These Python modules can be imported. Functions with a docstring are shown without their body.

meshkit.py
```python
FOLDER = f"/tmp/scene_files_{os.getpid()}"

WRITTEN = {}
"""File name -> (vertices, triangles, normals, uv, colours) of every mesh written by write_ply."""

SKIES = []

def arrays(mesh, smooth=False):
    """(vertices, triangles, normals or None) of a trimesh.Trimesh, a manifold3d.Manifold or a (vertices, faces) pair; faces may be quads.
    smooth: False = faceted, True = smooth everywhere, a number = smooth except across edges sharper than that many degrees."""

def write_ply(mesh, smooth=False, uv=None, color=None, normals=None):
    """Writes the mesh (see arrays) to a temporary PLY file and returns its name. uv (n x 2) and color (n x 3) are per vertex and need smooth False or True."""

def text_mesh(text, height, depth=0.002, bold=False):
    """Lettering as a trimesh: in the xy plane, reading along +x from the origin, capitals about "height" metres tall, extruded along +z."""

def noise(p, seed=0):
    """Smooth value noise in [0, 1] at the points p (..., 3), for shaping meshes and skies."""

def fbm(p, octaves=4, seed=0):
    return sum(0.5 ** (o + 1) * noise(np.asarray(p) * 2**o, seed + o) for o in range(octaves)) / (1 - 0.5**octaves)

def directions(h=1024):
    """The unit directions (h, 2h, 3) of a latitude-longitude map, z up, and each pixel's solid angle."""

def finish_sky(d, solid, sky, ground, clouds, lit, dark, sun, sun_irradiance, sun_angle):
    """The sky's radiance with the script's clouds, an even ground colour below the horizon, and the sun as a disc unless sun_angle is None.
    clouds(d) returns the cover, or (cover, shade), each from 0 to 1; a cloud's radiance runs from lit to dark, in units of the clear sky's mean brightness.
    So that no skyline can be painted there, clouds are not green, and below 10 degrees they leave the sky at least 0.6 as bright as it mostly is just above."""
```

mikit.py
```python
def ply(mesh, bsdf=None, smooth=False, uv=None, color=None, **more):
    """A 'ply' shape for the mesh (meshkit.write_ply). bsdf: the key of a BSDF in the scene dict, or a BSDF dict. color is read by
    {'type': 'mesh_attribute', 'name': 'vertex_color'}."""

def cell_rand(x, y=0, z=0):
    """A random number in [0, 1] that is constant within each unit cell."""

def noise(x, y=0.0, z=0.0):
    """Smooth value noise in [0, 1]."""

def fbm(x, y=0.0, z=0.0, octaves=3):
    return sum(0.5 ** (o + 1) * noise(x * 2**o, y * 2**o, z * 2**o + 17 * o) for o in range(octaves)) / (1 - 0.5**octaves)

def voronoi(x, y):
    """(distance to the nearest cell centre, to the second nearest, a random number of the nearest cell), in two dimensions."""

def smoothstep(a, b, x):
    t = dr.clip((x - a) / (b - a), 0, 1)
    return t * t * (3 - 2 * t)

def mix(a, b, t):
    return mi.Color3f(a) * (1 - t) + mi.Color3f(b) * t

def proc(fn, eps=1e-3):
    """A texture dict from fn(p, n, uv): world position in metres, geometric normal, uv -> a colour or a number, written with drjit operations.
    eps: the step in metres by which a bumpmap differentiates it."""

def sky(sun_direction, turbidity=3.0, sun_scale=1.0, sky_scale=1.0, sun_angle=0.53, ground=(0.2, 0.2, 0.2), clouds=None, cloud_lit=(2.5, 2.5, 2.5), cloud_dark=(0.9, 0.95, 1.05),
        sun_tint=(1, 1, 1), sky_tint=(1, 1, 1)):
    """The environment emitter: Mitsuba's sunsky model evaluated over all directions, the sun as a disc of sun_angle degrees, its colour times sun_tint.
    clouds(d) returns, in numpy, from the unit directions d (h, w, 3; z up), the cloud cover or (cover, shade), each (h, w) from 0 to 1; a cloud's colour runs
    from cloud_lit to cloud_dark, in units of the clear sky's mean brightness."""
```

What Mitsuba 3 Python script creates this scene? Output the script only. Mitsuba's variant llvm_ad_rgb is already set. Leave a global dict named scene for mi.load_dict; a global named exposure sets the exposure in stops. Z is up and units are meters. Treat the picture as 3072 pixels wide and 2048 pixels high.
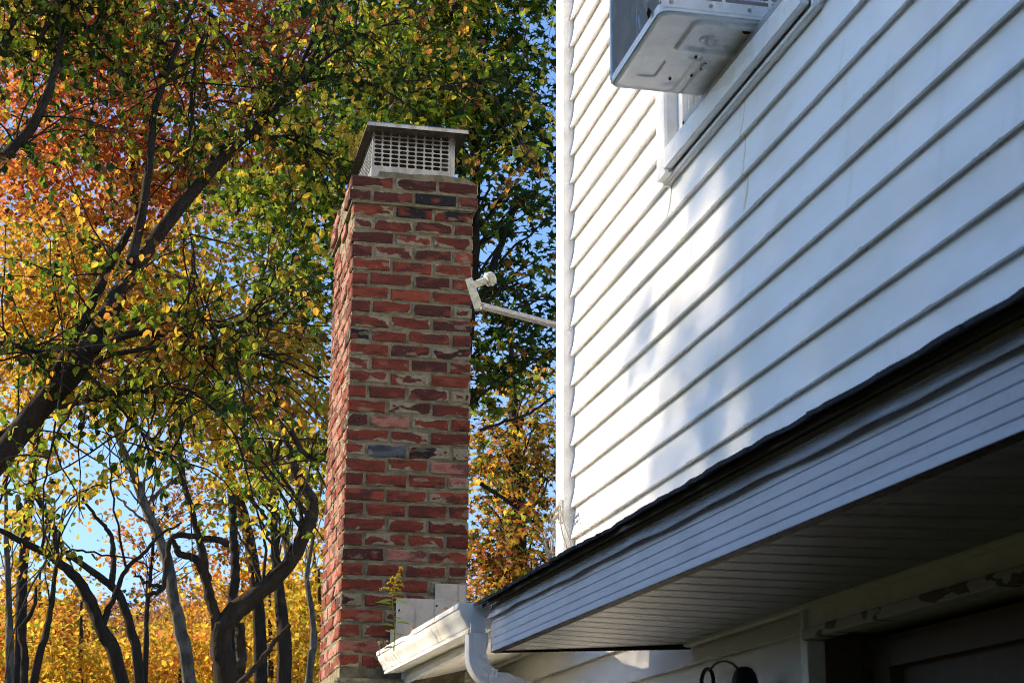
import math, numpy as np, drjit as dr, mitsuba as mi, trimesh, shapely, mikit
from mikit import proc, noise, fbm, voronoi, smoothstep, mix, cell_rand

T = mi.ScalarTransform4f
rng = np.random.default_rng(7)
scene, labels = {}, {}

# ---------------------------------------------------------------- camera, sky, exposure
EYE = np.array([0.0, 0.0, 1.6])
F, PITCH, YAW, ROLL = 5193.55, math.radians(15.8187), math.radians(12.1225), math.radians(0.4712)   # focal length in pixels of a 3072 px wide frame
FW = np.array([math.sin(YAW) * math.cos(PITCH), math.cos(YAW) * math.cos(PITCH), math.sin(PITCH)])
_r = np.array([math.cos(YAW), -math.sin(YAW), 0.0])
_u = np.cross(_r, FW)
RT = _r * math.cos(ROLL) + _u * math.sin(ROLL)
UP = np.cross(RT, FW)
scene['camera'] = dict(type='thinlens', fov=math.degrees(2 * math.atan(1536 / F)), fov_axis='x', near_clip=0.1, far_clip=2000.0,
                       aperture_radius=0.0022, focus_distance=7.9,
                       to_world=T().look_at(origin=EYE.tolist(), target=(EYE + FW).tolist(), up=UP.tolist()))
SUN_EL, SUN_AZ = math.radians(27), math.radians(25)          # azimuth: from straight left of the house wall towards its far end
SUN = np.array([-math.cos(SUN_AZ) * math.cos(SUN_EL), math.sin(SUN_AZ) * math.cos(SUN_EL), math.sin(SUN_EL)])
scene['sky'] = mikit.sky(SUN.tolist(), turbidity=3.0, ground=(0.08, 0.08, 0.06), sun_tint=(0.95, 1.0, 1.12), sky_tint=(0.86, 0.98, 1.27), sky_scale=1.0)
exposure = 2.85


def at(px, py, Y=None, X=None):
    """The point seen at a pixel of the 3072 x 2048 photograph, at the given distance along y (or x)."""
    d = FW * F + RT * (px - 1536.0) - UP * (py - 1024.0)
    return EYE + d * (Y / d[1] if Y is not None else X / d[0])


# ---------------------------------------------------------------- materials
def principled(base, rough=0.5, **k):
    if not isinstance(base, dict):
        base = {'type': 'rgb', 'value': list(base)}
    return {'type': 'twosided', 'bsdf': {'type': 'principled', 'base_color': base, 'roughness': rough, 'specular': k.pop('specular', 0.4), **k}}


def bumped(bsdf, fn, scale=1.0, eps=1e-3):
    inner = bsdf['bsdf']
    return {'type': 'twosided', 'bsdf': {'type': 'bumpmap', 'bump': proc(fn, eps), 'scale': scale, 'nested': inner}}


E_ = 0.127
WX = 1.689                      # outer lip of the siding
Z0 = 1.6 + 3.424                # lip of siding course 0


def siding_fn(p, n, uv):
    # mildew and grime where water hangs along the butt edges, light soiling elsewhere
    t = (Z0 - p.z) / E_
    t = t - dr.floor(t)                                  # 0 just under a lip, 1 at the next lip
    edge = dr.maximum(smoothstep(0.955, 0.985, t), 1 - smoothstep(0.0, 0.03, t))
    fl = fbm(p.y * 9, p.z * 3, 3.1, 3)
    fine = noise(p.y * 70, p.z * 260, 1.0)
    line = smoothstep(0.965, 0.985, t) * smoothstep(1.0, 0.992, t)
    mil = line * smoothstep(0.50, 0.64, fl) * smoothstep(0.45, 0.7, fine)
    base = mix((0.80, 0.80, 0.79), (0.74, 0.735, 0.70), smoothstep(0.35, 0.75, fbm(p.y * 3, p.z * 7, 9.0, 3)))
    base = mix(base, (0.68, 0.65, 0.57), edge * 0.15)
    run = smoothstep(0.62, 0.8, noise(p.y * 14, p.z * 1.5, 4.0)) * smoothstep(0.55, 0.8, noise(p.y * 40, p.z * 4, 2.0))
    base = mix(base, (0.68, 0.65, 0.56), run * 0.3)
    rust = smoothstep(0.018, 0.004, dr.abs(p.y - 4.60 - 0.01 * noise(p.z * 20))) * smoothstep(3.20, 3.45, p.z) * smoothstep(3.80, 3.74, p.z) * smoothstep(0.3, 0.6, noise(p.y * 60, p.z * 14, 7.0))
    base = mix(base, (0.50, 0.38, 0.10), rust * 0.6)
    return mix(base, (0.07, 0.06, 0.05), mil * 0.75)


def siding_bump(p, n, uv):
    return 0.00025 * noise(p.y * 22, p.z * 260, 0.5) + 0.0012 * noise(p.y * 2.2, p.z * 5, 3.0)


scene['vinyl_siding'] = bumped(principled(proc(siding_fn), 0.42), siding_bump)


def trim_fn(p, n, uv):
    g = fbm(p.y * 25 + p.x * 25, p.z * 25, 2.0, 3)
    s = smoothstep(0.63, 0.75, noise(p.y * 90, p.z * 90, p.x * 90)) * smoothstep(0.5, 0.7, g)
    return mix(mix((0.80, 0.80, 0.78), (0.75, 0.74, 0.70), smoothstep(0.4, 0.7, g)), (0.50, 0.46, 0.38), s * 0.15)


scene['white_trim'] = principled(proc(trim_fn), 0.40)


def fascia_fn(p, n, uv):
    g = fbm(p.y * 6, p.z * 30, 2.0, 3)
    f = noise(p.y * 130, p.z * 60, 5.0)
    return mix((0.58, 0.60, 0.66), (0.50, 0.52, 0.57), smoothstep(0.4, 0.75, g) * 0.7 + 0.3 * smoothstep(0.6, 0.8, f))


scene['fascia_metal'] = principled(proc(fascia_fn), 0.38)


def gutter_fn(p, n, uv):
    base = mix((0.80, 0.80, 0.77), (0.72, 0.71, 0.65), smoothstep(0.4, 0.7, fbm(p.y * 8, p.z * 20 + p.x * 8, 1.0, 3)))
    q = p.y + dr.select(dr.abs(n.y) > 0.6, p.x, 0.0)
    st = smoothstep(0.58, 0.74, noise(q * 150, p.z * 9, 2.0)) * smoothstep(0.50, 0.68, noise(q * 7, 3.0, 5.0)) * smoothstep(0.35, 0.6, noise(q * 30, p.z * 45, 1.0))
    base = mix(base, (0.20, 0.20, 0.18), st * 0.75)
    return base


scene['gutter_paint'] = principled(proc(gutter_fn), 0.35)


def soffit_fn(p, n, uv):
    # rows of small punched holes in every second strip
    s = p.y / 0.127
    k = dr.floor(s)
    inside = s - k
    even = dr.select(dr.abs(k * 0.5 - dr.floor(k * 0.5 + 0.01)) < 0.2, 1.0, 0.0)
    gx, gy = p.x / 0.0125, p.y / 0.0125
    hx, hy = gx - dr.floor(gx) - 0.5, gy - dr.floor(gy) - 0.5
    hole = smoothstep(0.30, 0.22, dr.sqrt(hx * hx + hy * hy)) * even * smoothstep(0.18, 0.22, inside) * smoothstep(0.84, 0.80, inside)
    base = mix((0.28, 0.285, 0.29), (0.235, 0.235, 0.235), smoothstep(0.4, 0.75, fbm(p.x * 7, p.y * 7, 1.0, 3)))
    return mix(base, (0.03, 0.03, 0.03), hole)


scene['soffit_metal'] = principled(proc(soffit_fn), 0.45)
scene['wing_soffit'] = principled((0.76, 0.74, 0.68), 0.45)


def brick_fn(p, n, uv):
    # uv.x: metres to the edge of the brick's face; uv.y: a number of its own for every brick
    r = uv.y
    tone = mix((0.135, 0.034, 0.024), (0.200, 0.045, 0.028), smoothstep(0.0, 0.45, r))
    tone = mix(tone, (0.30, 0.070, 0.038), smoothstep(0.66, 0.72, r))
    tone = mix(tone, (0.38, 0.175, 0.13), smoothstep(0.76, 0.78, r))
    tone = mix(tone, (0.075, 0.026, 0.022), smoothstep(0.84, 0.86, r))
    q = r * 91.0
    blot = fbm(p.x * 14 + q, p.y * 14, p.z * 26, 3)
    tone = mix(tone, mi.Color3f(0.09, 0.032, 0.026), smoothstep(0.50, 0.70, blot) * (0.55 + 0.4 * cell_rand(q * 7)))
    tone = mix(tone, mi.Color3f(0.28, 0.066, 0.038), smoothstep(0.42, 0.28, blot) * 0.5)
    burnt = smoothstep(0.925, 0.935, r)
    tone = mix(tone, mix((0.022, 0.020, 0.022), (0.15, 0.036, 0.022), smoothstep(0.55, 0.66, blot)), burnt)
    blue = smoothstep(0.985, 0.99, r)
    tone = mix(tone, mix((0.10, 0.115, 0.14), (0.05, 0.055, 0.07), smoothstep(0.4, 0.6, blot)), blue)
    grain = noise(p.x * 330, p.y * 330, p.z * 330)
    tone = tone * (0.64 + 0.52 * grain)
    # mortar smeared over the edges, with a ragged outline
    rag = fbm(p.x * 42 + q, p.y * 42, p.z * 60 + q, 4)
    wide = 0.0015 + 0.020 * smoothstep(0.40, 0.75, fbm(p.x * 11 + q * 3, p.y * 11, p.z * 16, 2)) * cell_rand(q * 13)
    smear = smoothstep(0.0, 0.004, wide * (0.2 + 1.9 * rag) - uv.x)
    film = smoothstep(0.58, 0.72, fbm(p.x * 20 - q, p.y * 20, p.z * 34, 4)) * smoothstep(0.55, 0.9, cell_rand(q * 5))
    mort = mix((0.32, 0.28, 0.19), (0.215, 0.188, 0.125), noise(p.x * 120, p.y * 120, p.z * 120))
    tone = mix(tone, mort, dr.clip(smear * 0.93 + film * 0.55, 0, 0.95))
    speck = smoothstep(0.88, 0.92, noise(p.x * 210, p.y * 210, p.z * 210 + 9))
    return mix(tone, (0.40, 0.38, 0.33), speck * 0.5)


def brick_bump(p, n, uv):
    return 0.0016 * fbm(p.x * 55, p.y * 55, p.z * 75, 3) + 0.0007 * noise(p.x * 260, p.y * 260, p.z * 260)


scene['brick'] = bumped(principled(proc(brick_fn), 0.85, specular=0.2), brick_bump, 1.0, 1.5e-3)


def mortar_fn(p, n, uv):
    a = fbm(p.x * 30, p.y * 30, p.z * 30, 4)
    b = noise(p.x * 300, p.y * 300, p.z * 300)
    c = mix((0.265, 0.235, 0.155), (0.165, 0.145, 0.092), smoothstep(0.35, 0.65, a))
    c = mix(c, (0.18, 0.175, 0.115), smoothstep(0.55, 0.75, fbm(p.x * 9, p.y * 9, p.z * 12 + 4, 3)) * 0.5)
    return c * (0.62 + 0.46 * b)


def mortar_bump(p, n, uv):
    return 0.003 * fbm(p.x * 45, p.y * 45, p.z * 45, 3) + 0.001 * noise(p.x * 220, p.y * 220, p.z * 220)


scene['mortar'] = bumped(principled(proc(mortar_fn), 0.95, specular=0.1), mortar_bump, 1.0, 1.5e-3)


def metal_fn(p, n, uv):
    s = fbm(p.x * 26, p.y * 26, p.z * 5, 3)
    return mix((0.38, 0.38, 0.37), (0.26, 0.255, 0.235), smoothstep(0.42, 0.72, s))


scene['stainless'] = principled(proc(metal_fn), 0.38, metallic=0.85)
scene['lid_metal'] = principled(proc(metal_fn), 0.30, metallic=1.0)


def flash_fn(p, n, uv):
    s = fbm(p.x * 12, p.y * 12, p.z * 12, 4)
    st = noise(p.x * 60, p.z * 9, 2.0)
    c = mix((0.63, 0.58, 0.49), (0.50, 0.45, 0.37), smoothstep(0.35, 0.7, s))
    return mix(c, (0.30, 0.27, 0.235), smoothstep(0.66, 0.85, st) * 0.5)


scene['flashing_metal'] = principled(proc(flash_fn), 0.5, metallic=0.1)


def shingle_fn(p, n, uv):
    g = noise(p.x * 260, p.y * 260, p.z * 260)
    return mix((0.030, 0.030, 0.031), (0.085, 0.083, 0.080), g)


scene['asphalt_shingle'] = principled(proc(shingle_fn), 0.9, specular=0.2)


def ac_fn(p, n, uv):
    g = fbm(p.y * 22, p.x * 22, p.z * 22, 3)
    d = smoothstep(0.62, 0.78, fbm(p.y * 40, p.x * 40, 3.0, 3))
    r = smoothstep(0.72, 0.80, noise(p.y * 85, p.x * 85, p.z * 40))
    c = mix((0.82, 0.82, 0.81), (0.75, 0.75, 0.73), smoothstep(0.4, 0.7, g))
    c = mix(c, (0.55, 0.55, 0.52), d * 0.10)
    return mix(c, (0.25, 0.17, 0.10), r * 0.10)


scene['ac_paint'] = principled(proc(ac_fn), 0.33)


def coil_fn(p, n, uv):
    fin = noise(p.y * 900 + p.z * 90, p.z * 9, 1.0)
    c = mix((0.045, 0.045, 0.045), (0.11, 0.105, 0.10), fin)
    lint = smoothstep(0.55, 0.75, fbm(p.y * 16, p.z * 16, 4.0, 4))
    return mix(c, (0.15, 0.13, 0.10), lint * 0.5)


def coil_bump(p, n, uv):
    f = (p.y + p.z * 0.1) / 0.0016
    return 0.0006 * dr.abs(f - dr.floor(f) - 0.5)


scene['coil_fins'] = bumped(principled(proc(coil_fn), 0.5, metallic=0.2), coil_bump, 1.0, 2e-4)
scene['bent_fins'] = principled((0.36, 0.38, 0.42), 0.4, metallic=0.7)
scene['matte_black'] = principled((0.014, 0.014, 0.015), 0.6, specular=0.15)
scene['window_glass'] = {'type': 'thindielectric'}
scene['dark_plastic'] = principled((0.30, 0.30, 0.30), 0.5)
scene['plaster'] = principled((0.45, 0.43, 0.39), 0.8)
scene['dark_lid_metal'] = principled(proc(lambda p, n, uv: mix((0.035, 0.031, 0.028), (0.070, 0.064, 0.056), smoothstep(0.5, 0.75, fbm(p.x * 30, p.y * 30, 2.0, 4)))), 0.5)
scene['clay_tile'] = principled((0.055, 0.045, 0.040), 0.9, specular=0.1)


def doorwood_fn(p, n, uv):
    return mix((0.080, 0.056, 0.040), (0.115, 0.082, 0.058), fbm(p.y * 30, p.x * 30, p.z * 3, 3))


scene['dark_wood'] = principled(proc(doorwood_fn), 0.6)


def peel_fn(p, n, uv):
    a = fbm(p.y * 16, p.z * 30, 2.0, 4)
    return mix((0.48, 0.47, 0.44), (0.10, 0.08, 0.06), smoothstep(0.585, 0.60, a))


scene['peeling_paint'] = principled(proc(peel_fn), 0.6)
scene['grey_paint'] = principled((0.42, 0.43, 0.42), 0.4)


def feed_fn(p, n, uv):
    return mix((0.52, 0.52, 0.42), (0.40, 0.40, 0.31), smoothstep(0.4, 0.7, fbm(p.x * 60, p.y * 60, p.z * 60, 3)))


scene['aged_plastic'] = principled(proc(feed_fn), 0.5)
scene['cable_jacket'] = principled((0.27, 0.26, 0.23), 0.5)
scene['cable_metal'] = principled((0.62, 0.60, 0.55), 0.35, metallic=0.6)
scene['screw_metal'] = principled((0.30, 0.29, 0.27), 0.4, metallic=0.8)


def bark_fn(p, n, uv):
    a = fbm(p.x * 26, p.y * 26, p.z * 6, 4)
    b = smoothstep(0.6, 0.75, fbm(p.x * 7, p.y * 7, p.z * 7 + 3, 3))
    return mix(mix((0.022, 0.017, 0.013), (0.060, 0.048, 0.037), a), (0.09, 0.09, 0.07), b * 0.35)


def bark_bump(p, n, uv):
    return 0.012 * fbm(p.x * 26, p.y * 26, p.z * 6, 3)


scene['bark'] = bumped(principled(proc(bark_fn), 0.95, specular=0.05), bark_bump, 1.0, 3e-3)


def pale_fn(p, n, uv):
    a = fbm(p.x * 18, p.y * 18, p.z * 7, 4)
    return mix((0.075, 0.066, 0.053), (0.17, 0.155, 0.128), smoothstep(0.3, 0.7, a))


scene['pale_bark'] = bumped(principled(proc(pale_fn), 0.95, specular=0.05), bark_bump, 0.7, 3e-3)
VC = {'type': 'mesh_attribute', 'name': 'vertex_color'}
scene['leaf'] = {'type': 'principledthin', 'base_color': VC, 'roughness': 0.42, 'diff_trans': 0.9, 'spec_trans': 0.0, 'eta': 1.4}
scene['far_leaf'] = {'type': 'principledthin', 'base_color': VC, 'roughness': 0.6, 'diff_trans': 1.12, 'spec_trans': 0.0, 'eta': 1.3}


def ground_fn(p, n, uv):
    return mix((0.04, 0.05, 0.018), (0.09, 0.07, 0.03), smoothstep(0.4, 0.65, fbm(p.x * 0.7, p.y * 0.7, 1.0, 4)))


scene['lawn'] = principled(proc(ground_fn), 0.95, specular=0.1)


def hill_fn(p, n, uv):
    return mix((0.10, 0.07, 0.03), (0.20, 0.10, 0.05), fbm(p.x * 0.2, p.y * 0.2, p.z * 0.2, 3))


scene['hill_soil'] = principled(proc(hill_fn), 0.95, specular=0.1)


# ---------------------------------------------------------------- mesh helpers
class MB:
    """Collects triangles; uv and colour per vertex where given."""
    def __init__(s):
        s.v, s.f, s.c, s.u, s.n = [], [], [], [], 0

    def add(s, v, f, c=None, uv=None):
        v = np.asarray(v, float)
        f = np.asarray(f, int)
        if f.shape[1] == 4:
            f = np.vstack([f[:, [0, 1, 2]], f[:, [0, 2, 3]]])
        s.v.append(v)
        s.f.append(f + s.n)
        s.n += len(v)
        if c is not None:
            s.c.append(np.broadcast_to(np.asarray(c, float), (len(v), 3)))
        if uv is not None:
            s.u.append(np.asarray(uv, float))
        return s

    def mesh(s, m):
        return s.add(m.vertices, m.faces)

    def arrays(s):
        return np.vstack(s.v), np.vstack(s.f)

    def put(s, key, bsdf, smooth=False):
        c = np.vstack(s.c) if s.c else None
        uv = np.vstack(s.u) if s.u else None
        scene[key] = mikit.ply(s.arrays(), bsdf, smooth=smooth, color=c, uv=uv)
        return key

    def box(s, x0, x1, y0, y1, z0, z1, bev=0.0):
        if bev <= 0:
            v = [[x, y, z] for x in (x0, x1) for y in (y0, y1) for z in (z0, z1)]
            return s.add(v, [[0, 1, 3, 2], [4, 6, 7, 5], [0, 4, 5, 1], [2, 3, 7, 6], [0, 2, 6, 4], [1, 5, 7, 3]])
        pts = []
        for sx, x in ((1, x0), (-1, x1)):
            for sy, y in ((1, y0), (-1, y1)):
                for sz, z in ((1, z0), (-1, z1)):
                    pts += [[x + sx * bev, y + sy * bev, z], [x + sx * bev, y, z + sz * bev], [x, y + sy * bev, z + sz * bev]]
        h = trimesh.convex.convex_hull(np.array(pts))
        return s.add(h.vertices, h.faces)

    def prism(s, prof, a, b, axis='y', closed=True):
        """A profile (list of 2-D points) swept straight from a to b. axis y: profile is (x, z); axis x: (y, z)."""
        prof = np.asarray(prof, float)
        n = len(prof)

        def put(t):
            o = np.empty((n, 3))
            if axis == 'y':
                o[:, 0], o[:, 1], o[:, 2] = prof[:, 0], t, prof[:, 1]
            elif axis == 'x':
                o[:, 0], o[:, 1], o[:, 2] = t, prof[:, 0], prof[:, 1]
            else:
                o[:, 0], o[:, 1], o[:, 2] = prof[:, 0], prof[:, 1], t
            return o
        v = np.vstack([put(a), put(b)])
        m = n if closed else n - 1
        s.add(v, [[i, (i + 1) % n, n + (i + 1) % n, n + i] for i in range(m)])
        if closed:
            tri = trimesh.creation.triangulate_polygon(shapely.Polygon(prof), engine='earcut')
            pv, pf = np.asarray(tri[0]), np.asarray(tri[1])
            for t in (a, b):
                o = np.empty((len(pv), 3))
                if axis == 'y':
                    o[:, 0], o[:, 1], o[:, 2] = pv[:, 0], t, pv[:, 1]
                elif axis == 'x':
                    o[:, 0], o[:, 1], o[:, 2] = t, pv[:, 0], pv[:, 1]
                else:
                    o[:, 0], o[:, 1], o[:, 2] = pv[:, 0], pv[:, 1], t
                s.add(o, pf)
        return s

    def tube(s, pts, rad, sides=8, c=None, cap=True):
        p = np.asarray(pts, float)
        r = np.broadcast_to(rad, (len(p),))
        t = np.gradient(p, axis=0)
        t /= np.linalg.norm(t, axis=1, keepdims=True) + 1e-12
        ref = np.array([0, 0, 1.0]) if abs(t[0][2]) < 0.9 else np.array([1.0, 0, 0])
        a = np.cross(t[0], ref)
        A = []
        for k in range(len(p)):
            a = a - t[k] * (a @ t[k])
            a = a / (np.linalg.norm(a) + 1e-12)
            A.append(a)
        A = np.array(A)
        B = np.cross(t, A)
        ang = np.arange(sides) * 2 * np.pi / sides
        v = p[:, None] + r[:, None, None] * (np.cos(ang)[None, :, None] * A[:, None] + np.sin(ang)[None, :, None] * B[:, None])
        i, j = np.meshgrid(np.arange(len(p) - 1), np.arange(sides), indexing='ij')
        q = np.stack([i * sides + j, i * sides + (j + 1) % sides, (i + 1) * sides + (j + 1) % sides, (i + 1) * sides + j], -1).reshape(-1, 4)
        v = v.reshape(-1, 3)
        f = np.vstack([q[:, [0, 1, 2]], q[:, [0, 2, 3]]])
        if cap:
            n = len(v)
            v = np.vstack([v, p[:1], p[-1:]])
            j = np.arange(sides)
            f = np.vstack([f, np.stack([(j + 1) % sides, j, j * 0 + n], 1), np.stack([j, (j + 1) % sides, j * 0 + n + 1], 1) + np.array([[(len(p) - 1) * sides] * 2 + [0]])])
        return s.add(v, f, c)


used = {}


def num(key):
    """key, then key_001, key_002 ..."""
    k = used.get(key, 0)
    used[key] = k + 1
    return key if k == 0 else f'{key}_{k:03d}'


def lab(key, label, category=None, group=None, kind=None):
    labels[key] = {k: v for k, v in dict(label=label, category=category, group=group, kind=kind).items() if v}


def spline(pts, n=24):
    """Catmull-Rom curve through the points."""
    p = np.asarray(pts, float)
    p = np.vstack([2 * p[0] - p[1], p, 2 * p[-1] - p[-2]])
    out = []
    seg = len(p) - 3
    for t in np.linspace(0, seg - 1e-9, n):
        k = int(t)
        u = t - k
        a, b, c, d = p[k:k + 4]
        out.append(0.5 * (2 * b + (c - a) * u + (2 * a - 5 * b + 4 * c - d) * u * u + (3 * b - a - 3 * c + d) * u ** 3))
    return np.array(out)


# ---------------------------------------------------------------- ground
MB().add([[-400, -150, 0], [400, -150, 0], [400, 500, 0], [-400, 500, 0]], [[0, 1, 2, 3]]).put('ground', 'lawn')
lab('ground', 'leafy lawn around the house', kind='structure')

# ---------------------------------------------------------------- house: siding
CORNER_Y = 6.835
R = 1.6                                   # heights below are given above the eye


def course_profile(k):
    """(x, z) of one siding course from under the lip above down to its own lip and back in."""
    zt, zb = Z0 - (k - 1) * E_, Z0 - k * E_
    t = np.array([-0.07, 0.12, 0.3, 0.48, 0.64, 0.78, 0.9, 0.97, 1.0])
    x = WX + 0.019 - 0.0195 * np.clip(t, 0, 1) ** 2.0
    pr = [(xx, zt - tt * E_) for xx, tt in zip(x, t)]
    pr[-1] = (WX + 0.0008, zb)
    return pr + [(WX + 0.003, zb - 0.0014), (WX + 0.0095, zb - 0.0004), (WX + 0.0105, zb + 0.007), (WX + 0.030, zb + 0.0085)]


def siding(y0, y1, ka, kb, proud=0.0):
    m = MB()
    for k in range(ka, kb + 1):
        pr = np.array(course_profile(k)) - [proud, 0]
        n = len(pr)
        ys = np.linspace(y0, y1, max(2, int((y1 - y0) / 0.35) + 1))
        V = np.zeros((len(ys), n, 3))
        V[:, :, 0] = pr[None, :, 0] + 0.0007 * np.sin(ys * 3.1 + k * 2.3)[:, None] * np.linspace(0.2, 1, n)[None]
        V[:, :, 1] = ys[:, None]
        V[:, :, 2] = pr[None, :, 1] + 0.0005 * np.sin(ys * 2.3 + k * 1.7)[:, None]
        V = V.reshape(-1, 3)
        q = [[i * n + j, i * n + j + 1, (i + 1) * n + j + 1, (i + 1) * n + j] for i in range(len(ys) - 1) for j in range(n - 1)]
        m.add(V, q)
    return m


WIN_Y0, WIN_Y1, WIN_ZB = 3.99, 5.352, 2.165 + R     # casing's outer edges, lower edge of the sill apron
DOOR_Y1, DOOR_Z = 4.235, 0.5 + R
WALL_Y0, WALL_Y1 = -3.6, 11.0
SEAM = {12: 3.98, 14: 4.44, 16: 5.14, 18: 5.76, 20: 6.3, 22: 5.9, 10: 6.2, 8: 5.7, 6: 6.4}
for k in range(-8, 34, 2):
    zt, zb = Z0 - (k - 1) * E_, Z0 - (k + 1) * E_
    yend = CORNER_Y - 0.118 if zb > 0.9 + R else WALL_Y1
    ys = SEAM.get(k)
    spans = [(WALL_Y0, ys + 0.03, 0.0016), (ys, yend, 0.0)] if ys else [(WALL_Y0, yend, 0.0)]
    out = []
    for a, b, pr in spans:
        lo_cut, hi_cut = (WIN_Y0, WIN_Y1) if zb > WIN_ZB - 0.14 and zt < 3.45 + R else ((1.0, DOOR_Y1) if zt < DOOR_Z + 0.09 else (None, None))
        if lo_cut is None or b <= lo_cut or a >= hi_cut:
            out.append((a, b, pr))
        else:
            if a < lo_cut:
                out.append((a, lo_cut, pr))
            if b > hi_cut:
                out.append((hi_cut, b, pr))
    for a, b, pr in out:
        siding(a, b, k, k + 1, pr).put(num('house__wall__siding_board'), 'vinyl_siding', smooth=25)
# the course cut down under the window's apron
k = 10
pr = [p for p in course_profile(10) if p[1] < WIN_ZB - 0.01]
MB().prism([(pr[0][0], WIN_ZB - 0.02)] + pr, WIN_Y0, WIN_Y1, closed=False).put(num('house__wall__siding_board'), 'vinyl_siding', smooth=25)
MB().prism(course_profile(11), WIN_Y0, WIN_Y1, closed=False).put(num('house__wall__siding_board'), 'vinyl_siding', smooth=25)

b = MB()                                   # sheathing behind the siding, with the two openings left out
X = WX + 0.036
for y0, y1, z0, z1 in ((WALL_Y0, WIN_Y0 + 0.1, DOOR_Z + 0.01, 6.7), (WALL_Y0, 1.0, 0, DOOR_Z + 0.01), (WIN_Y0 + 0.1, WIN_Y1 - 0.1, DOOR_Z + 0.01, WIN_ZB + 0.06), (WIN_Y0 + 0.1, WIN_Y1 - 0.1, 3.4 + R, 6.7),
                       (WIN_Y1 - 0.1, CORNER_Y - 0.01, 0, 6.7), (DOOR_Y1, WIN_Y1 - 0.1, 0, DOOR_Z + 0.01), (CORNER_Y - 0.01, WALL_Y1, 0, 0.95 + R)):
    b.box(X, X + 0.09, y0, y1, z0, z1)
b.box(X + 0.1, 6.5, CORNER_Y - 0.1, CORNER_Y - 0.012, 0.95 + R, 6.7)      # end wall over the lower wing
b.box(X + 0.1, 6.5, WALL_Y0, WALL_Y0 + 0.09, 0, 6.7)
b.box(6.5, 6.6, WALL_Y0, WALL_Y1, 0, 6.7)
b.put('house__wall', 'white_trim')

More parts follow.
